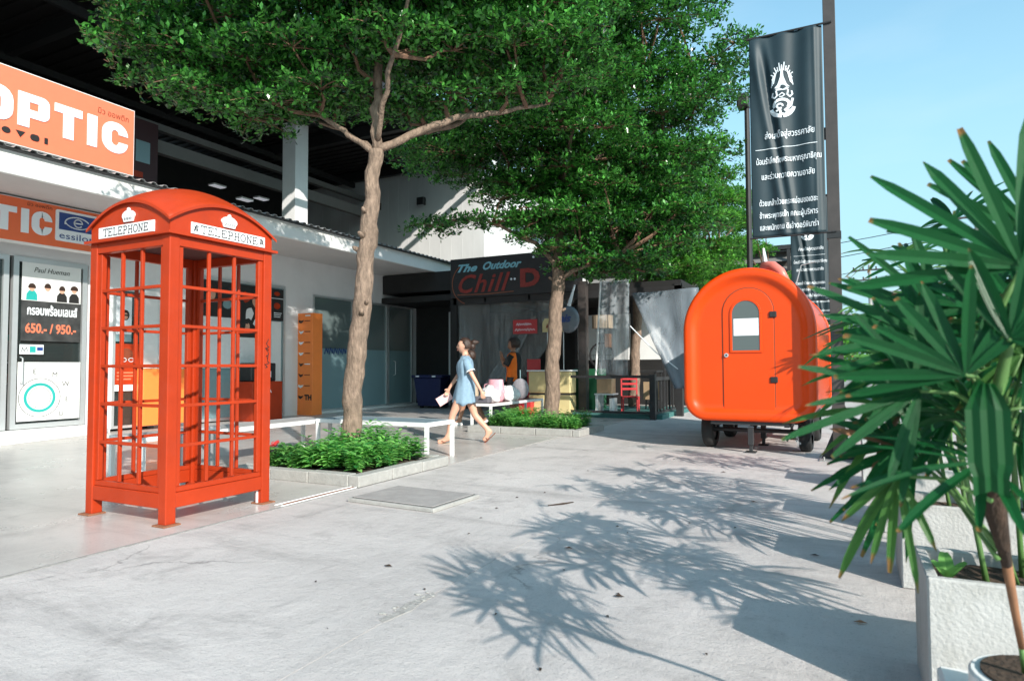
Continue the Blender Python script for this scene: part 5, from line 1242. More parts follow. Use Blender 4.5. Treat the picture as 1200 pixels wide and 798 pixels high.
p2 = [(-2.1, -.6, 3.62, .55, .14), (-1.5, -.55, 3.72, .55, .14), (-.9, -.5, 3.72, .5, .14), (-.4, -.4, 3.45, .45, .16), (0.1, -.5, 3.25, .5, .16), (.6, -.45, 3.05, .5, .2), (1.1, -.5, 3.02, .5, .2), (.75, -.2, 3.35, .6, .25),
      (1.5, .3, 3.5, .6, .25), (.4, -.5, 3.6, .6, .25), (1.2, -.4, 3.6, .6, .25), (-.2, -.6, 3.85, .55, .25), (.9, -.7, 4.3, .7, .3), (.2, -.8, 4.6, .7, .3), (1.7, -.4, 4.7, .7, .3), (-1.7, .2, 4.75, .6, .3), (-1.0, .2, 4.6, .65, .3), (-1.9, .1, 5.2, .65, .3), (-.3, -.1, 4.4, .6, .3), (.4, -.3, 4.1, .65, .3), (1.1, -.1, 4.0, .7, .3), (1.9, .2, 4.2, .7, .3), (3.1, .0, 6.75, .6, .3), (3.5, .1, 7.2, .55, .3), (2.7, -.1, 6.3, .6, .3)]
p2 += [(1.6, -.35, 3.08, .55, .22), (2.2, -.2, 3.35, .6, .25), (1.0, -.1, 2.85, .5, .2), (2.75, .0, 3.7, .6, .25), (1.9, .3, 2.95, .5, .2), (.5, .3, 3.0, .6, .25), (1.3, .2, 3.2, .65, .25), (2.0, .1, 3.6, .65, .3), (-.4, .4, 3.9, .6, .3), (2.3, -.2, 3.9, .6, .25), (2.6, .1, 4.9, .6, .3), (-.9, -.5, 4.1, .55, .25)]
p2 += layers([(3.9, -.3, 2.4, -.9, 1.0, .7), (4.5, -1.4, 2.2, -1.0, 1.2, .8), (5.1, -1.9, 2.5, -1.4, 1.5, .9), (5.8, -2.1, 2.8, -1.5, 1.6, .95), (6.5, -2.3, 2.9, -1.6, 1.6, 1.0), (7.2, -2.3, 3.0, -1.6, 1.5, 1.0), (7.9, -2.0, 2.6, -1.2, 1.2, 1.0), (8.6, -1.0, 1.8, -.8, .8, .9)], 12)
T2 = make_tree('second shade tree with layered dark branches in front of the bar', b2, t2_trunk, t2_limbs, p2, M['leaf1'], .075, 7, 56, 22, knots=3)

b3 = (-4.88, 16.9)
t3_trunk = [(-.03, 0, 0, .15), (.0, 0, 1.2, .13), (.08, 0, 2.4, .12), (.12, 0, 4.2, .10), (.2, 0, 6.2, .06), (.2, 0, 7.9, .02)]
t3_limbs = [[(.1, 0, 3.3, .05), (1.0, -.2, 3.9, .035), (2.2, -.3, 4.3, .015)], [(.1, 0, 3.6, .05), (-.9, -.2, 4.2, .035), (-2.0, -.2, 4.6, .015)], [(.15, 0, 4.8, .05), (1.2, 0, 5.5, .03), (2.3, 0, 6.2, .014)], [(.15, 0, 4.9, .05), (-.8, 0, 5.6, .03), (-1.8, 0, 6.1, .014)]]
p3 = [(.9, -.4, 3.5, .6, .25), (1.6, -.4, 3.9, .7, .3), (2.4, -.3, 4.4, .65, .3), (2.3, -.2, 3.9, .6, .3), (2.7, -.2, 4.9, .6, .3), (2.5, 0, 5.6, .6, .3), (1.4, -.3, 3.3, .6, .25), (.2, -.3, 3.6, .6, .3), (-.6, -.3, 3.9, .7, .3), (2.2, -.1, 7.1, .6, .3), (2.6, .0, 6.3, .55, .3)]
p3 += layers([(3.75, -1.6, 1.8, -1.0, 1.0, .8), (4.3, -1.9, 2.2, -1.2, 1.2, .85), (4.9, -2.1, 2.4, -1.4, 1.4, .9), (5.6, -2.1, 2.4, -1.4, 1.4, .9), (6.3, -1.8, 2.2, -1.2, 1.2, .9), (7.0, -1.3, 1.7, -1, 1, .85), (7.7, -.6, 1.0, -.6, .6, .8)], 13)
T3 = make_tree('third shade tree with a sunlit green put into its leaves and a pale slim trunk behind the railing', b3, t3_trunk, t3_limbs, p3, M['leaf3'], .085, 6, 55, 23)

b4 = (-4.3, 23.5)
p4 = layers([(3.3, -1.6, 2.2, -1.2, 1.2, 1.0), (4.2, -2.4, 2.8, -1.4, 1.4, 1.1), (5.2, -2.6, 2.8, -1.4, 1.4, 1.1), (6.2, -2.2, 2.4, -1.2, 1.2, 1.1), (7.1, -1.2, 1.6, -.8, .8, 1.0)], 14)
T4 = make_tree('farthest shade tree, sunlit green leaf colour, partly hidden behind the orange trailer', b4, [(0, 0, 0, .16), (0, 0, 2.5, .13), (.1, 0, 5, .09), (.1, 0, 7, .03)], [[(0, 0, 2.6, .06), (1.2, 0, 3.6, .03), (2.2, 0, 4.2, .015)], [(0, 0, 2.8, .06), (-1.2, 0, 3.9, .03), (-2.0, 0, 4.6, .015)]], p4, M['leaf3'], .11, 6, 34, 24)
print('leaves', T1[1], T2[1], T3[1], T4[1])

# ================================================================== PLANTERS AND FAN PALMS along the right
def planter(label, x0, y0, w, d, h, rz=0.):
    t = thing('planter', label, 'planter', (x0, y0, 0), rz, 'square concrete planters')
    th = .035
    MB().box(0, w, 0, th, 0.001, h).build('side_panel', M['planter'], t, world=False, bevel=.006)
    MB().box(0, w, d-th, d, 0.001, h).build('side_panel', M['planter'], t, world=False, bevel=.006)
    MB().box(0, th, th, d-th, 0.001, h-.001).build('side_panel', M['planter'], t, world=False, bevel=.004)
    MB().box(w-th, w, th, d-th, 0.001, h-.001).build('side_panel', M['planter'], t, world=False, bevel=.004)
    s = MB(); n = 10
    for j in range(n+1):
        for i in range(n+1): s.v.append((th+(w-2*th)*i/n, th+(d-2*th)*j/n, h-.05+.02*noise.noise(Vector((i*.9, j*.9, x0*7)))))
    for j in range(n):
        for i in range(n): a = j*(n+1)+i; s.f.append((a, a+1, a+n+2, a+n+1))
    s.build('soil', M['soil'], t, world=False)
    return t
planter('nearest white concrete planter with stained front and dark soil at the right edge', .235, 2.56, .78, .44, .455)
planter('second white concrete planter from the front along the right edge', .255, 3.97, .80, .44, .435)
planter('taller white planter standing right of the second one', 1.08, 3.75, .7, .5, .66)
planter('third white planter from the front, half hidden by palm leaves', .235, 5.22, .80, .46, .45)
planter('fourth white planter from the front near the banner pole', .15, 6.82, .80, .46, .46)
planter('farthest white planter in the row, right of the banner pole', .25, 8.6, .80, .46, .46)

def leaflet_mesh(L, w, droop, tipw=.3, seed=0, bend_=0.):
    """strip along +X in the XY plane, folded along its middle"""
    r = random.Random(seed); mb = MB(); N = 7
    prof = [.26, .68, .92, 1., 1., .94, .80, tipw]
    for k in range(N+1):
        u = k/N; x = L*u; z = -droop*L*u*u*(1+.35*u); y0 = bend_*L*u*u
        hw_ = w/2*prof[k]
        mb.v += [(x*math.sqrt(max(.2, 1-droop*droop*u*u*.6)), y0-hw_, z), (x*math.sqrt(max(.2, 1-droop*droop*u*u*.6)), y0, z-hw_*.38), (x*math.sqrt(max(.2, 1-droop*droop*u*u*.6)), y0+hw_, z)]
    for k in range(N):
        a = 3*k; mb.f += [(a, a+3, a+4, a+1), (a+1, a+4, a+5, a+2)]
    return mb
def leaf_uv(o):
    me = o.data; uv = me.uv_layers.new(name='UVMap'); n = len(me.loops); vi = np.empty(n, dtype=np.int32); me.loops.foreach_get('vertex_index', vi)
    vi = vi % 24; d = np.stack([(vi//3)/7, (vi % 3)/2], 1).astype(np.float32); uv.data.foreach_set('uv', d.ravel())
def fan(parent, hub, axis, up, n, L, w, spread, droop, mtl, seed, root=None, split=True, brown=0):
    r = random.Random(seed); hub, axis, up = Vector(hub), Vector(axis).normalized(), Vector(up).normalized()
    side = up.cross(axis).normalized(); up = axis.cross(side).normalized()
    root = Vector(root) if root is not None else hub-axis*.3-Vector((0, 0, .15))
    st = MB().tube([root, (root+hub)/2+Vector((0, 0, .02)), hub], [.006, .0045, .004], 6)
    lf = st.build('leaf', M['cane'], parent, smooth=True)
    allm = MB()
    for i in range(n):
        t = -1+2*(i+.5)/n; a = t*spread/2+r.uniform(-.11, .11)
        if r.random() < .06: continue
        d = (axis*math.cos(a)+side*math.sin(a)+up*r.uniform(-.16, .16)).normalized(); s = up.cross(d).normalized(); u_ = d.cross(s).normalized()
        # gravity always pulls down: split the droop between plane normal and world down
        Li = L*(1-.22*abs(t)**1.5)*r.uniform(.74, 1.10); mb = leaflet_mesh(Li, w*r.uniform(.8, 1.15), 0, r.choice([.25, .4, .1]), seed*31+i)
        dr = droop*r.uniform(.6, 1.4)
        vs = []
        for v in mb.v:
            u = v[0]/Li; p = hub + d*v[0] + s*v[1] + u_*v[2]; p.z -= dr*Li*u*u; p -= d*dr*dr*.35*Li*u*u; vs.append(p)
        m2 = MB().add(vs, mb.f)
        if split:
            q = m2.build('leaflet', M['dead'] if (brown and r.random() < brown) else mtl, lf, smooth=False); leaf_uv(q)
        else: allm.add(vs, mb.f)
    if not split: leaf_uv(allm.build('leaf_blades', mtl, lf))
    return lf

def seg_cane(pts, r, mb=None):
    mb = MB() if mb is None else mb
    P_ = [Vector(p) for p in pts]; out = []; rad = []
    for i in range(len(P_)-1):
        for k in range(5):
            u = k/5; out.append(P_[i].lerp(P_[i+1], u)); rad.append(r*(1.18 if k == 0 else 1.0))
    out.append(P_[-1]); rad.append(r); return mb.tube(out, rad, 9)

# nearest palm, growing from a white pot in front of the first planter
np_ = thing('palm', 'nearest fan palm with big dark green leaves and a fibrous stem in a white pot', 'palm', (.42, 2.02, 0), 0, 'potted fan palms')
MB().tube([(.385, 2.02, .40), (.375, 2.0, .47)], [.008, .007], 9).build('stem', M['cane'], np_, smooth=True)
MB().tube([(.376, 2.0, .465), (.358, 1.96, .56), (.33, 1.88, .70)], [.0075, .009, .011], 9, jitter=.06).build('stem', M['dead'], np_, smooth=True)
MB().tube([(.33, 1.88, .69), (.315, 1.84, .76), (.295, 1.80, .85), (.28, 1.76, .93), (.27, 1.74, .98)], [.011, .017, .023, .024, .018], 12, jitter=.15).build('fibrous_stem', M['fibre'], np_, smooth=True)
seg_cane([(.27, 1.74, .97), (.30, 1.70, 1.12), (.33, 1.66, 1.3)], .011).build('stem', M['cane'], np_, smooth=True)
F = M['palm']
#    hub               axis               up              n   L    w    spread droop
NL = [((.262, 1.68, .945), (-1, -.25, .10), (0, -.25, 1), 11, .44, .034, 3.9, .16, 0),
      ((.150, 1.66, 1.095), (-1, -.1, .12), (0, -.9, .35), 10, .36, .030, 3.4, .10, .0),
      ((.335, 1.66, 1.35), (-.55, 0, 1), (-.1, -1, .25), 9, .46, .042, 2.5, .05, 0),
      ((.225, 1.60, 1.13), (-.45, .1, 1), (0, -1, .2), 10, .34, .034, 2.9, .08, 0),
      ((.105, 1.70, .905), (-.25, -.1, -.8), (-.4, -1, .2), 7, .27, .030, 1.7, .25, 0),
      ((.19, 1.72, 1.20), (-1, .0, .35), (0, -.8, .5), 9, .38, .034, 2.6, .12, 0),
      ((.30, 1.60, 1.20), (.6, -.2, .7), (0, -1, .4), 9, .36, .036, 2.8, .10, 0),
      ((.36, 1.75, 1.06), (.9, -.3, .0), (0, -.5, 1), 9, .36, .036, 3.2, .25, 0),
      ((.26, 1.80, 1.02), (-.2, -.4, .4), (0, -.4, 1), 9, .30, .034, 3.6, .30, 0),
      ((.30, 1.85, 1.28), (-.9, .3, .5), (.2, -.8, .5), 9, .36, .034, 3.0, .12, 0),
      ((.40, 1.80, 1.42), (-.2, .1, 1), (-.1, -1, .2), 9, .44, .036, 2.2, .06, 0),
      ((.24, 1.95, 1.26), (-.5, .1, 1), (0, -1, .3), 9, .40, .032, 2.3, .08, 0),
      ((.44, 1.95, 1.30), (-.6, .0, .8), (0, -1, .3), 9, .40, .034, 2.6, .10, 0),
      ((.38, 1.80, 1.22), (.1, .4, .9), (0, -1, .2), 9, .38, .036, 3.4, .12, 0)]
for k, (h, a, u, n, L, w, sp, dr, br_) in enumerate(NL):
    fan(np_, h, a, u, n, L*.80, w*.68, sp, dr, F if k != 4 else M['palm2'], 100+k, root=(.285, 1.75, min(h[2]-.05, 1.2)), brown=br_)
rq = random.Random(77)
for k in range(8):
    h = (rq.uniform(.20, .46), rq.uniform(1.85, 2.35), rq.uniform(.98, 1.38)); az = rq.uniform(0, 2*PI)
    fan(np_, h, (math.cos(az), .4*math.sin(az)-.2, rq.uniform(-.1, 1.0)), (rq.uniform(-.5, .5), -1, rq.uniform(.1, .8)), rq.randint(7, 10), rq.uniform(.24, .32), .024, rq.uniform(2.4, 3.6), rq.uniform(.08, .3), F, 300+k, root=(.33, 1.9, h[2]-.25))
for k in range(9):
    h = (rq.uniform(.10, .36), rq.uniform(1.75, 2.1), rq.uniform(.90, 1.22)); az = rq.uniform(PI*.6, PI*1.4)
    fan(np_, h, (math.cos(az), .3*math.sin(az)-.1, rq.uniform(-.3, .5)), (rq.uniform(-.4, .4), -.8, rq.uniform(.2, .9)), rq.randint(6, 9), rq.uniform(.22, .32), .020, rq.uniform(1.8, 3.2), rq.uniform(.08, .35), M['palm2'] if k % 3 == 0 else F, 400+k, root=(.31, 1.85, h[2]-.2), brown=.08)
# a young folded leaf hanging down in front
yl = MB()
for j in range(9):
    u = j/8; hw_ = .036*min(1, .35+u*3)*(1 if u < .85 else .8); z = 1.115-.20*u
    for i in range(7): v = i/6*2-1; yl.v.append((.245+hw_*v, 1.52+.006*(i % 2)-.02*u, z-(.012*abs(v) if j == 8 else 0)))
for j in range(8):
    for i in range(6): a = j*7+i; yl.f.append((a, a+1, a+8, a+7))
o = yl.build('young_leaf', M['palm'], np_)
pt_ = thing('pot', 'round white pot with a thick rim at the bottom right corner of the picture', 'pot', (.42, 2.02, 0))
MB().tube([(.42, 2.03, 0.001), (.42, 2.03, .34)], [.10, .135], 28).build('body', M['white'], pt_, smooth=False)
MB().tube([(.42, 2.03, .34), (.42, 2.03, .385)], [.15, .15], 28).build('rim', M['white'], pt_, bevel=.006)
MB().tube([(.42, 2.03, .385), (.42, 2.03, .392)], [.125, .125], 24).build('soil', M['soil'], pt_)
wbx = thing('block', 'small white block on the ground in front of the nearest planter', 'block', (.30, 2.2, 0)); MB().box(.23, .36, 2.12, 2.32, .001, .27).build('block_body', M['white'], wbx, bevel=.01)

def palm(label, x, y, z0, H, ncane, nleaf, L, seed, split=False, mtl='palm', spreadxy=.2, w=.030):
    r = random.Random(seed); t = thing('palm', label, 'palm', (x, y, 0), 0, 'potted fan palms'); k = 0
    for c in range(ncane):
        cx, cy = x+r.uniform(-spreadxy, spreadxy), y+r.uniform(-.1, .1); top = Vector((cx+r.uniform(-.25, .25), cy+r.uniform(-.2, .2), z0+H*r.uniform(.45, .95)))
        b0 = Vector((cx, cy, z0-.02)); seg_cane([b0, b0.lerp(top, .5)+Vector((r.uniform(-.03, .03), r.uniform(-.03, .03), 0)), top], .009).build('cane', M['cane'], t, smooth=True)
        m = nleaf//ncane
        for q in range(m):
            az = r.uniform(0, 2*PI); el = r.uniform(-.25, .95); d = Vector((math.cos(az)*math.cos(el), math.sin(az)*math.cos(el), math.sin(el)))
            rt = b0.lerp(top, r.uniform(.55, 1)); hub = rt + d*r.uniform(.14, .34)
            up = Vector((0, 0, 1))-d*d.z + Vector((r.uniform(-.4, .4), r.uniform(-.6, .1), 0))
            fan(t, hub, d, up, r.randint(7, 10), L*r.uniform(.8, 1.15), w, r.uniform(2.4, 3.8), r.uniform(.12, .45), M[mtl] if r.random() < .75 else M['palm2'], seed*97+k, root=rt, split=split); k += 1
    return t
palm('fan palm rising from the nearest concrete planter', .62, 2.80, .42, 1.35, 6, 24, .34, 51, w=.034)
palm('fan palm in the second planter, behind the nearest palm', .70, 4.2, .40, 1.55, 6, 26, .36, 52)
palm('fan palm in the taller planter at the right edge', 1.40, 4.0, .62, 1.7, 6, 24, .38, 53)
palm('fan palm in the third planter with pale narrow leaves', .68, 5.45, .42, 1.35, 6, 26, .34, 54, mtl='palm2')
palm('fan palm in the fourth planter beside the banner pole', .62, 7.05, .43, 1.35, 6, 26, .34, 55, mtl='palm2')
palm('farthest fan palm, in the last planter', .70, 8.85, .43, 1.4, 5, 22, .34, 56)
palm('tall fan palm beyond the right edge of the picture, leaning over the planters', 1.15, 2.5, .0, 1.9, 6, 20, .36, 57, w=.026)
#palm('fan palm beyond the right edge between the first and second planter', 1.15, 3.15, .0, 1.9, 5, 20, .38, 58)
# small seedling in the nearest planter
sd = thing('seedling', 'small bright seedling in the corner of the nearest planter', 'seedling', (.30, 2.68, .42))
for k, (az, L) in enumerate(((.3, .08), (1.6, .1), (2.6, .07), (4.0, .06), (5.2, .08))):
    d = Vector((math.cos(az)*.5, math.sin(az)*.5, .9)).normalized(); mb = leaflet_mesh(L, .045, .2, .5, k); s = d.cross(Vector((0,0,1))).normalized(); u_ = s.cross(d)
    MB().add([Vector((.31, 2.70, .42))+d*v[0]+s*v[1]+u_*v[2] for v in mb.v], mb.f).build('leaf', M['bedleaf'], sd)

# ================================================================== BACKGROUND
lb_ = thing('louvred_building', 'dark building with pale sun louvres rising behind the orange trailer', 'building', (-6, 32, 0))
MB().box(-16, -1.75, 30.3, 38, 0, 6.1).build('wall', M['brownpost'], lb_)
for k in range(13):
    z = 1.0+.42*k; MB().add([(-15.8, 30.0, z), (-1.8, 30.0, z), (-1.8, 30.28, z+.20), (-15.8, 30.28, z+.20), (-15.8, 30.0, z+.03), (-1.8, 30.0, z+.03), (-1.8, 30.28, z+.23), (-15.8, 30.28, z+.23)], [(0,3,2,1),(4,5,6,7),(0,1,5,4),(1,2,6,5),(2,3,7,6),(3,0,4,7)]).build('louvre', M['beam'], lb_)
MB().box(-16.2, -1.6, 29.9, 38.2, 6.12, 6.3).build('roof', M['black'], lb_)
for x in (-15.5, -12, -8.5, -5, -1.9): MB().box(x-.07, x+.07, 29.86, 29.98, 0, 6.1).build('post', M['black'], lb_)
def house(label, x0, x1, y0, y1, h, mtl, roofm, floors, bays):
    t = thing('house', label, 'building', ((x0+x1)/2, y0, 0), 0, 'pale buildings beyond the planters')
    MB().box(x0, x1, y0, y1, 0, h).build('wall', mtl, t)
    rf = MB().add([(x0-.4, y0-.4, h), (x1+.4, y0-.4, h), (x1+.4, y1+.4, h), (x0-.4, y1+.4, h), (x0+1.5, (y0+y1)/2, h+1.5), (x1-1.5, (y0+y1)/2, h+1.5)], [(0,3,2,1),(0,1,5,4),(1,2,5),(2,3,4,5),(3,0,4)])
    rf.build('roof', roofm, t)
    for f_ in range(floors):
        for b_ in range(bays):
            x = x0+(x1-x0)*(b_+.5)/bays; z = h/floors*(f_+.35)
            wf_ = MB(); wf_.box(x-.7, x+.7, y0-.05, y0-.002, z, z+h/floors*.45); w2 = wf_.build('window', M['alu'], t)
            MB().box(x-.6, x+.6, y0-.07, y0-.051, z+.08, z+h/floors*.45-.08).build('pane', M['glassdark'], w2)
pk_ = mat('pinkish_render', (.62, .52, .50), .8, var=.05)
house('pale two storey house with a pinkish front far beyond the banner pole', 2.5, 13, 62, 70, 6.2, pk_, M['roofmetal'], 2, 4)
house('white low house far right behind the palms', 15, 30, 58, 68, 5.2, M['wall'], mat('faded_red_roof', (.36, .14, .10), .8), 2, 5)
house('pale warehouse in the far distance behind the trailer', -6, 1.6, 70, 84, 5.5, M['siding'], M['roofmetal'], 1, 3)
def epole(x, y, h, lab):
    t = thing('power_pole', lab, 'pole', (x, y, 0), 0, 'power poles')
    MB().tube([(0, 0, 0), (0, 0, h)], [.16, .10], 8).build('shaft', M['kerbstone'], t, world=False)
    for z in (h-.4, h-1.1): MB().box(-1.1, 1.1, -.06, .06, z, z+.1).build('crossarm', M['brownpost'], t, world=False)
    for z in (h-.4, h-1.1):
        for xx in (-1, -.4, .4, 1): MB().tube([(xx, 0, z+.1), (xx, 0, z+.28)], .05, 6).build('insulator', M['fibre'], t, world=False)
    return t
epole(6.6, 42, 9.4, 'thin power pole with cross arms far behind the palms'); epole(1.9, 52, 8.2, 'far power pole just right of the banner pole'); epole(17, 40, 9.4, 'power pole beyond the right edge')
for k, (p, q, sag) in enumerate((((-25, 48, 9.0), (6.6, 42, 9.1), 1.0), ((6.6, 42, 9.1), (17, 40, 9.1), .6), ((-25, 50, 8.2), (6.6, 42, 8.4), 1.1), ((6.6, 42, 8.4), (17, 40, 8.4), .7), ((-18, 55, 7.9), (1.9, 52, 7.9), .7), ((1.9, 52, 7.9), (20, 48, 8.6), .9))):
    p, q = Vector(p), Vector(q); pts = [p.lerp(q, u)-Vector((0, 0, sag*4*u*(1-u))) for u in np.linspace(0, 1, 14)]
    tag(MB().tube(pts, .022, 5).build('power_line', M['black']), ['highest thin power line from behind the banner pole to the thin pole behind the palms', 'highest thin power line running on to the right from the pole behind the palms', 'second power line down, left of the pole behind the palms', 'second power line down, right of the pole behind the palms', 'lowest power line ending at the far pole beside the banner pole', 'lowest power line running right from the far pole'][k], 'cable', 'power lines in the sky')
# hedge and trees at the far right so that the yard ends in greenery
rrg = np.random.default_rng(5)
for k, (x, y, h, w_) in enumerate(((2.6, 24, 2.2, 1.6), (6, 27, 3.0, 2.2), (11, 30, 4.2, 3.0), (17, 28, 4.5, 3.2), (4.2, 36, 3.2, 2.4), (-1.5, 44, 4, 2.5))):
    n = 1500; a = rrg.normal(0, 1, (n, 3)); a /= np.linalg.norm(a, axis=1)[:, None]; a *= rrg.uniform(.45, 1.05, n)[:, None]**.5
    lump = 1+.25*np.sin(a[:, :1]*5+k)+.2*np.cos(a[:, 1:2]*7)
    c = a*lump*np.array([w_, w_*.8, h*.5])+np.array([x, y, h*.62])
    t = thing('bush', ['low green bush beyond the planters right of the pole', 'rounded green shrub farther right beyond the planters', 'large dark shrub behind the palms', 'large shrub beyond the right edge', 'far green shrub in front of the pinkish house', 'far green tree top behind the trailer'][k], 'bush', (x, y, 0), 0, 'far shrubs')
    MB().tube([(x, y, 0), (x, y, h*.6)], [.12, .06], 8).build('stem', M['bark'], t)
    leafcloud('foliage', c, 4, .22, .3, M['leaf3'], t, 60+k)
# ================================================================== PEOPLE
def ev_mesh(o):
    dg = bpy.context.evaluated_depsgraph_get(); me = bpy.data.meshes.new_from_object(o.evaluated_get(dg)); bpy.data.objects.remove(o); return me
def skin(verts, edges, root):
    me = bpy.data.meshes.new('sk'); me.from_pydata([v[:3] for v in verts], edges, []); me.update()
    o = bpy.data.objects.new('sk', me); COL.objects.link(o); o.modifiers.new('s', 'SKIN')
    for i, v in enumerate(verts):
        d = me.skin_vertices[0].data[i]; d.radius = (v[3], v[4] if len(v) > 4 else v[3]); d.use_root = i == root
    s = o.modifiers.new('d', 'SUBSURF'); s.levels = 2; s.render_levels = 2
    return ev_mesh(o)
def head_bm(c, H=.225, tilt=0.):
    bm = bmesh.new(); bmesh.ops.create_icosphere(bm, subdivisions=4, radius=1)
    for v in bm.verts:
        x, y, z = v.co; fx = x
        sx, sy, sz = .44*H, .36*H, .5*H
        if z < 0:
            sy *= 1-.32*(-z)**1.4; sx *= 1-.18*(-z)
            x += .10*(-z)                                   # jaw forward
        if fx > .2 and z > .05: sx *= .97
        px, py, pz = x*sx, y*sy, z*sz
        if fx > .3:                                         # brow, eye hollows, cheeks, mouth
            e = math.exp(-((abs(y)-.40)/.20)**2-((z-.02)/.13)**2); px -= .010*e
            px += .006*math.exp(-((z-.22)/.09)**2)*(fx > .5)
            px += .010*math.exp(-(y/.25)**2-((z+.55)/.08)**2); px += .010*math.exp(-(y/.3)**2-((z+.82)/.12)**2)
            px += .030*math.exp(-(y/.13)**2)*max(0, 1-abs((z+.20)/.24))**.8 if -.44 < z < .04 else 0
        v.co = (px, py, pz)
    R_m = Matrix.Rotation(tilt, 4, 'Y'); bmesh.ops.transform(bm, matrix=Matrix.Translation(c) @ R_m, verts=bm.verts)
    return bm
def loft(rings, n=32, wob=0., seed=0, close=True):
    mb = MB()
    for k, (f_, l_, z, rx, ry) in enumerate(rings):
        for j in range(n):
            a = 2*PI*j/n; w = 1+wob*noise.noise(Vector((math.cos(a)*2.2+seed, math.sin(a)*2.2, z*5)))*2
            mb.v.append((f_+rx*w*math.cos(a), l_+ry*w*math.sin(a), z+(0 if k else .0)))
    for k in range(len(rings)-1):
        for j in range(n): mb.f.append((k*n+j, k*n+(j+1) % n, (k+1)*n+(j+1) % n, (k+1)*n+j))
    return mb
def person(label, loc, rz, J, skinm, vox=.0075, fat=1., eyes=True, face=True):
    t = thing('person', label, 'person', loc, rz)
    V, E_ = [], []
    def v(p, r, r2=None): V.append((*p, r*fat, (r2 or r)*fat)); return len(V)-1
    pel = v(J['pelvis'], .10, .13); wa = v(J['waist'], .085, .11); ch_ = v(J['chest'], .10, .13); nb = v(J['neckb'], .055, .06); nt = v(J['neckt'], .045)
    E_ += [(pel, wa), (wa, ch_), (ch_, nb), (nb, nt)]
    hd = v(Vector(J['head'])+Vector((-.01, 0, -.02)), .05); E_.append((nt, hd))
    for s, sd_ in (('L', 1), ('R', -1)):
        sh = v(J['sh'+s], .046); el = v(J['el'+s], .036); fa = v(Vector(J['el'+s]).lerp(Vector(J['wr'+s]), .35), .034); wr = v(J['wr'+s], .022, .026)
        hv = Vector(J['hd'+s]).normalized(); palm_ = Vector(J['wr'+s])+hv*.06; pa = v(palm_, .017, .034)
        E_ += [(ch_, sh), (sh, el), (el, fa), (fa, wr), (wr, pa)]
        nrm = Vector(J.get('pn'+s, (0, sd_, 0))).normalized(); wid = hv.cross(nrm).normalized()
        for q, (off, Lf) in enumerate(((-.027, .062), (-.009, .072), (.009, .068), (.026, .052))):
            b0 = palm_+hv*.028+wid*off; m0 = b0+(hv*.9-nrm*.35).normalized()*Lf*.5; e0 = m0+(hv*.6-nrm*.8).normalized()*Lf*.5
            i0 = v(b0, .0105); i1 = v(m0, .0095); i2 = v(e0, .0080); E_ += [(pa, i0), (i0, i1), (i1, i2)]
        tb0 = Vector(J['wr'+s])+hv*.035-wid*.03; te = tb0+(hv*.75-wid*.55-nrm*.3).normalized()*.05
        i0 = v(tb0, .012); i1 = v(te, .0095); E_ += [(pa, i0), (i0, i1)]
        hp = v(J['hip'+s], .088*1.0); kn = v(J['kn'+s], .055); cf = v(Vector(J['kn'+s]).lerp(Vector(J['an'+s]), .35), .053); an = v(J['an'+s], .034)
        bl_ = v(J['ball'+s], .028, .04); to = v(J['toe'+s], .016, .036)
        th_ = v(Vector(J['hip'+s]).lerp(Vector(J['kn'+s]), .4), .080)
        E_ += [(pel, hp), (hp, th_), (th_, kn), (kn, cf), (cf, an), (an, bl_), (bl_, to)]
        he = v(J['heel'+s], .028); E_.append((an, he))
    me = skin(V, E_, pel)
    bm = bmesh.new(); bm.from_mesh(me)
    hb = head_bm(Vector(J['head']), J.get('H', .225), J.get('tilt', 0)); hm = bpy.data.meshes.new('h'); hb.to_mesh(hm); hb.free(); bm.from_mesh(hm)
    for s in (-1, 1):
        em_ = bmesh.new(); bmesh.ops.create_icosphere(em_, subdivisions=2, radius=.03); 
        for q in em_.verts: q.co = Vector((q.co.x*.55-.01, q.co.y*.3+s*.078, q.co.z)) + Vector(J['head'])
        x_ = bpy.data.meshes.new('e'); em_.to_mesh(x_); em_.free(); bm.from_mesh(x_)
    m2 = bpy.data.meshes.new('body'); bm.to_mesh(m2); bm.free()
    o = bpy.data.objects.new('b', m2); COL.objects.link(o); rm = o.modifiers.new('r', 'REMESH'); rm.mode = 'VOXEL'; rm.voxel_size = vox
    sm = o.modifiers.new('sm', 'SMOOTH'); sm.factor = .5; sm.iterations = 2
    body = ev_mesh(o); body.materials.clear(); link_mesh('body', body, skinm, t, world=False, smooth=True)
    if eyes:
        hc = Vector(J['head']); H = J.get('H', .225)
        for s in (-1, 1):
            e_ = MB().tube([hc+Vector((.355*H, s*.15*H, .01*H)), hc+Vector((.40*H, s*.15*H, .01*H))], [.010, .007], 8); e_.build('eye', M['ink'], t, world=False)
            MB().beam(hc+Vector((.405*H, s*.08*H, .115*H)), hc+Vector((.37*H, s*.24*H, .12*H)), .006, .005).build('eyebrow', M['hair'], t, world=False)
        MB().tube([hc+Vector((.425*H, -.08*H, -.27*H)), hc+Vector((.437*H, 0, -.27*H)), hc+Vector((.425*H, .08*H, -.27*H))], [.004, .007, .004], 8).build('lips', mat('lips', (.5, .16, .14), .4), t, world=False)
    return t
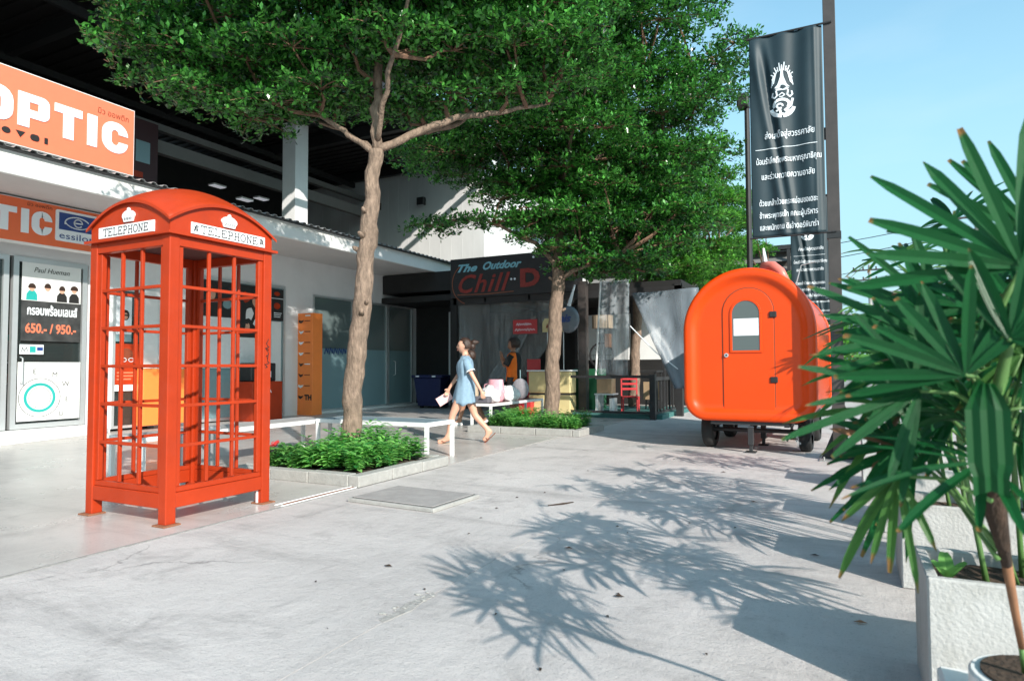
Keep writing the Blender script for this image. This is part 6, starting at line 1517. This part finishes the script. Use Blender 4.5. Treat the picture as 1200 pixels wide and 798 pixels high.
def hair_cap(t, c, H, back=.0, low=-.2, thick=1.13, mtl='hair', amp=.06, name='hair'):
    bm = bmesh.new(); bmesh.ops.create_icosphere(bm, subdivisions=4, radius=1)
    kill = [v for v in bm.verts if (v.co.x > .30 and v.co.z < .52) or v.co.z < low or (v.co.x > .0 and v.co.z < -.05+v.co.x and abs(v.co.y) < 2)]
    bmesh.ops.delete(bm, geom=kill, context='VERTS')
    for v in bm.verts:
        n = 1+amp*noise.noise(v.co*4)+amp*.5*noise.noise(v.co*11)
        v.co = Vector((v.co.x*.45*H*thick*n-back, v.co.y*.375*H*thick*n, v.co.z*.5*H*thick*n))+Vector(c)
    me = bpy.data.meshes.new(name); bm.to_mesh(me); bm.free(); o = link_mesh(name, me, M[mtl], t, world=False, smooth=True)
    s = o.modifiers.new('s', 'SOLIDIFY'); s.thickness = .02; s.offset = -1; return o

FW = (-.893, -.45); RZ = math.atan2(FW[1], FW[0])
# ---- woman in blue shirt dress
ox, oy = -5.13, 8.62
J = dict(pelvis=(0, 0, .84), waist=(.0, 0, .98), chest=(.01, 0, 1.15), neckb=(.0, 0, 1.30), neckt=(.015, 0, 1.37), head=(.03, 0, 1.475), H=.225, tilt=-.06,
    shL=(0, .155, 1.255), elL=(-.115, .20, 1.02), wrL=(-.235, .20, .81), hdL=(-.35, 0, -1), shR=(0, -.155, 1.255), elR=(.13, -.20, 1.03), wrR=(.265, -.17, .84), hdR=(.45, 0, -1),
    hipL=(.03, .085, .79), knL=(.20, .08, .43), anL=(.265, .07, .09), heelL=(.235, .07, .045), ballL=(.36, .07, .035), toeL=(.43, .07, .028),
    hipR=(-.02, -.085, .79), knR=(-.13, -.08, .42), anR=(-.355, -.07, .17), heelR=(-.405, -.07, .16), ballR=(-.30, -.07, .06), toeR=(-.25, -.07, .028))
wo_ = person('woman in a pale blue shirt dress and flip-flops striding left with a pink card', (ox, oy, 0), RZ, J, M['skin'])
dress = loft([(.03, 0, .60, .175, .19), (.03, 0, .63, .172, .188), (.025, 0, .72, .165, .185), (.01, 0, .82, .152, .178), (.0, 0, .92, .135, .16), (0, 0, 1.0, .122, .145), (.01, 0, 1.08, .125, .152), (.015, 0, 1.16, .130, .165), (.01, 0, 1.23, .118, .185), (0, 0, 1.275, .092, .175), (0, 0, 1.305, .066, .105), (.005, 0, 1.33, .056, .068)], 40, .06, 2)
for i in range(40):
    a = 2*PI*i/40; x, y, z = dress.v[i]; dress.v[i] = (x, y, z+.02*math.sin(3*a)+.012*math.sin(7*a))
for k_ in range(5):
    for i in range(40):
        a = 2*PI*i/40; x, y, z = dress.v[k_*40+i]; q_ = 1+(.05-.009*k_)*math.sin(9*a+.4*k_)+.02*math.sin(17*a); dress.v[k_*40+i] = (.03+(x-.03)*q_, y*q_, z)
o = dress.build('dress', M['denim'], wo_, world=False, smooth=True); s = o.modifiers.new('s', 'SOLIDIFY'); s.thickness = .006
for s_, sy in (('L', 1), ('R', -1)):
    a, b_ = Vector(J['sh'+s_])+Vector((0, -sy*.03, .015)), Vector(J['sh'+s_]).lerp(Vector(J['el'+s_]), .72)
    q = MB().tube([a, a.lerp(b_, .35), a.lerp(b_, .7), b_], [.062, .066, .068, .072], 16, jitter=.04, caps=False).build('sleeve', M['denim'], wo_, world=False, smooth=True)
    m_ = q.modifiers.new('s', 'SOLIDIFY'); m_.thickness = .005
    MB().tube([b_-(b_-a).normalized()*.012, b_+(b_-a).normalized()*.006], [.0745, .0745], 16, caps=False).build('cuff', M['letter'], wo_, world=False)
    MB().add([(.03, sy*.012, 1.335), (.075, sy*.02, 1.31), (.085, sy*.05, 1.255), (.035, sy*.085, 1.30), (.0, sy*.07, 1.345), (-.05, sy*.03, 1.35), (-.05, 0, 1.35)], [(0, 1, 2, 3), (0, 3, 4), (0, 4, 5, 6)]).build('collar', M['denim'], wo_, world=False)
MB().stroke([(0, .68), (0, 1.28)], .03, frame((.148, 0, 0), (0, 1, 0), (0, 0, 1)), -.03, .006)
for k in range(5): MB().disc((0, .74+.11*k), .007, 8, frame((.16-.012*k, 0, 0), (0, 1, 0), (0, 0, 1)), -.02, .008).build('button', M['letter'], wo_, world=False)
hair_cap(wo_, (.02, 0, 1.485), .225, .008, -.45, 1.12)
for c, r in (((-.125, 0, 1.53), (.055, .045, .045)), ((-.10, .0, 1.47), (.05, .05, .06)), ((-.165, 0, 1.535), (.035, .03, .03))):
    bm = bmesh.new(); bmesh.ops.create_icosphere(bm, subdivisions=3, radius=1)
    for v in bm.verts: n = 1+.18*noise.noise(v.co*3+Vector(c)*9); v.co = Vector((v.co.x*r[0]*n+c[0], v.co.y*r[1]*n+c[1], v.co.z*r[2]*n+c[2]))
    me = bpy.data.meshes.new('bun'); bm.to_mesh(me); bm.free(); link_mesh('hair_bun', me, M['hair'], wo_, world=False, smooth=True)
for s_, sy in (('L', .07), ('R', -.07)):
    h_, b_, t_ = Vector(J['heel'+s_]), Vector(J['ball'+s_]), Vector(J['toe'+s_]); dn = Vector((0, 0, -.032)) if s_ == 'L' else Vector((-.022, 0, -.024))
    sole = MB(); pts = [h_+dn+(h_-b_).normalized()*.03, (h_+b_)/2+dn, b_+dn, t_+dn+(t_-b_).normalized()*.03]
    for k, p in enumerate(pts):
        w_ = (.034, .034, .046, .036)[k]
        sole.v += [(p.x, p.y-w_, p.z), (p.x, p.y+w_, p.z), (p.x, p.y+w_, p.z-.014), (p.x, p.y-w_, p.z-.014)]
    for k in range(3):
        for j in range(4): sole.f.append((4*k+j, 4*k+(j+1) % 4, 4*k+4+(j+1) % 4, 4*k+4+j))
    sole.f += [(3, 2, 1, 0), (12, 13, 14, 15)]
    sole.build('flip_flop', M['beige'] if s_ == 'L' else M['brownink'], wo_, world=False, bevel=.004)
    q = MB(); q.tube([b_+Vector((.03, 0, -.005)), b_+Vector((-.01, .035, .012)), b_+Vector((-.05, .04, -.015))], .005, 6); q.tube([b_+Vector((.03, 0, -.005)), b_+Vector((-.01, -.035, .012)), b_+Vector((-.05, -.04, -.015))], .005, 6)
    q.build('strap', M['brownink'], wo_, world=False)
# pink card in her right hand
pc2 = thing('card', 'pink and white printed card held in the right hand of the striding woman', 'card', (ox, oy, 0), RZ)
fc = frame((.33, -.185, .70), Vector((.82, 0, -.50)).normalized(), Vector((.50, 0, .82)).normalized())
MB().prism([(-.09, -.09), (.15, -.09), (.15, .05), (-.09, .05)], fc, -.004, .004).build('card_body', M['pinkpaper'], pc2, world=False)
MB().prism([(.02, -.07), (.13, -.07), (.13, -.01), (.02, -.01)], fc, .0045, .006).build('printed_patch', M['salmon'], pc2, world=False)
MB().prism([(-.08, 0.0), (.13, 0.0), (.13, .03), (-.08, .03)], fc, .0045, .006).build('printed_band', M['letter'], pc2, world=False)

# ---- companion behind her
J2 = dict(pelvis=(0, 0, .80), waist=(.0, 0, .93), chest=(.0, 0, 1.08), neckb=(.0, 0, 1.22), neckt=(.01, 0, 1.28), head=(.02, 0, 1.38), H=.215,
    shL=(0, .16, 1.17), elL=(.06, .20, .95), wrL=(.14, .18, .76), hdL=(.3, 0, -1), shR=(0, -.16, 1.17), elR=(-.06, -.2, .95), wrR=(-.08, -.19, .76), hdR=(-.1, 0, -1),
    hipL=(-.02, .085, .75), knL=(-.12, .08, .42), anL=(-.28, .07, .13), heelL=(-.32, .07, .11), ballL=(-.22, .07, .05), toeL=(-.17, .07, .028),
    hipR=(.02, -.085, .75), knR=(.15, -.08, .42), anR=(.24, -.07, .08), heelR=(.20, -.07, .04), ballR=(.33, -.07, .032), toeR=(.40, -.07, .026))
c2 = person('person in a black top and beige shorts walking half hidden behind the woman in blue', (-6.55, 11.05+.15, 0), RZ, J2, M['skin2'], vox=.009)
o = loft([(0, 0, .78, .13, .165), (0, 0, .9, .12, .15), (0, 0, 1.05, .13, .165), (0, 0, 1.16, .11, .18), (0, 0, 1.205, .07, .13), (0, 0, 1.235, .055, .07)], 32, .05, 4).build('shirt', M['blackcloth'], c2, world=False, smooth=True)
for s_ in 'LR':
    a, b_ = Vector(J2['sh'+s_]), Vector(J2['sh'+s_]).lerp(Vector(J2['el'+s_]), .8); MB().tube([a, a.lerp(b_, .5), b_], [.062, .064, .066], 14, caps=False).build('sleeve', M['blackcloth'], c2, world=False, smooth=True)
    a, b_ = Vector(J2['hip'+s_])+Vector((0, 0, .06)), Vector(J2['hip'+s_]).lerp(Vector(J2['kn'+s_]), .75); MB().tube([a, a.lerp(b_, .5), b_], [.10, .10, .095], 16, jitter=.04, caps=False).build('shorts_leg', M['beige'], c2, world=False, smooth=True)
    b_, t_, h_ = Vector(J2['ball'+s_]), Vector(J2['toe'+s_]), Vector(J2['heel'+s_]); MB().tube([h_+Vector((-.03, 0, 0)), b_, t_+Vector((.03, 0, 0))], [.036, .046, .030], 12).build('shoe', M['white'], c2, world=False, smooth=True)
hair_cap(c2, (.01, 0, 1.385), .215, .005, -.7, 1.14)

# ---- vendor in the orange vest
J3 = dict(pelvis=(0, 0, .92), waist=(.0, 0, 1.06), chest=(.0, 0, 1.28), neckb=(.0, 0, 1.46), neckt=(.02, 0, 1.53), head=(.03, 0, 1.64), H=.24, tilt=.10,
    shL=(0, .19, 1.41), elL=(.16, .22, 1.16), wrL=(.27, .10, 1.36), hdL=(.1, -.3, 1), pnL=(-1, 0, 0), shR=(0, -.19, 1.41), elR=(.20, -.18, 1.18), wrR=(.28, -.04, 1.38), hdR=(.1, .2, 1), pnR=(-1, 0, 0),
    hipL=(.02, .10, .88), knL=(.05, .11, .48), anL=(-.02, .12, .09), heelL=(-.06, .12, .045), ballL=(.09, .13, .035), toeL=(.15, .13, .028),
    hipR=(-.02, -.10, .88), knR=(.0, -.11, .48), anR=(-.05, -.12, .09), heelR=(-.09, -.12, .045), ballR=(.06, -.12, .035), toeR=(.12, -.12, .028))
vd = person('vendor in orange vest over black shirt standing behind the maroon bench with raised hands', (-6.47, 12.95, 0), RZ-.25, J3, M['skin2'], vox=.009, fat=1.08, eyes=True)
loft([(0, 0, .82, .155, .19), (0, 0, .92, .15, .185), (0, 0, 1.05, .14, .175), (0, 0, 1.2, .15, .19), (0, 0, 1.34, .145, .215), (0, 0, 1.42, .11, .20), (0, 0, 1.46, .07, .13), (.005, 0, 1.49, .058, .072)], 36, .04, 6).build('shirt', M['blackcloth'], vd, world=False, smooth=True)
# vest: orange side and front panels, black back
vest = loft([(0, 0, .84, .168, .200), (0, 0, .94, .163, .196), (0, 0, 1.06, .153, .186), (0, 0, 1.2, .163, .200), (0, 0, 1.33, .158, .222), (0, 0, 1.42, .128, .205), (0, 0, 1.47, .085, .12)], 36, .04, 6)
front = MB(); front.v = vest.v; back = MB(); back.v = vest.v
for k in range(6):
    for j in range(36):
        a = 2*PI*(j+.5)/36; q = (k*36+j, k*36+(j+1) % 36, (k+1)*36+(j+1) % 36, (k+1)*36+j)
        (back if math.cos(a) < -.62 else front).f.append(q)
for nm, m_, mm in (('vest', front, 'hivis'), ('vest_back', back, 'blackcloth')):
    o = m_.build(nm, M[mm], vd, world=False, smooth=True); s = o.modifiers.new('s', 'SOLIDIFY'); s.thickness = .008; s.offset = 1
for s_ in 'LR':
    a, b_ = Vector(J3['sh'+s_]), Vector(J3['sh'+s_]).lerp(Vector(J3['el'+s_]), .85); MB().tube([a, a.lerp(b_, .5), b_], [.074, .074, .074], 14, jitter=.04, caps=False).build('sleeve', M['blackcloth'], vd, world=False, smooth=True)
    a, b_ = Vector(J3['hip'+s_])+Vector((0, 0, .05)), Vector(J3['kn'+s_])+Vector((0, 0, .03)); MB().tube([a, a.lerp(b_, .5), b_], [.115, .11, .10], 16, jitter=.04, caps=False).build('shorts_leg', M['ink'], vd, world=False, smooth=True)
    b_, t_, h_ = Vector(J3['ball'+s_]), Vector(J3['toe'+s_]), Vector(J3['heel'+s_]); MB().tube([h_+Vector((-.03, 0, -.01)), b_, t_+Vector((.03, 0, 0))], [.034, .045, .03], 12).build('shoe', M['brownink'], vd, world=False, smooth=True)
bm = bmesh.new(); bmesh.ops.create_icosphere(bm, subdivisions=4, radius=1)
kill = [v for v in bm.verts if v.co.x > .35 and v.co.z < .35 or v.co.z < -.75]; bmesh.ops.delete(bm, geom=kill, context='VERTS')
for v in bm.verts: n = 1+.14*noise.noise(v.co*5)+.10*noise.noise(v.co*14); v.co = Vector((v.co.x*.145*n, v.co.y*.13*n, v.co.z*.145*n))+Vector((.0, 0, 1.68))
me = bpy.data.meshes.new('hair'); bm.to_mesh(me); bm.free(); link_mesh('hair', me, M['hair'], vd, world=False, smooth=True)
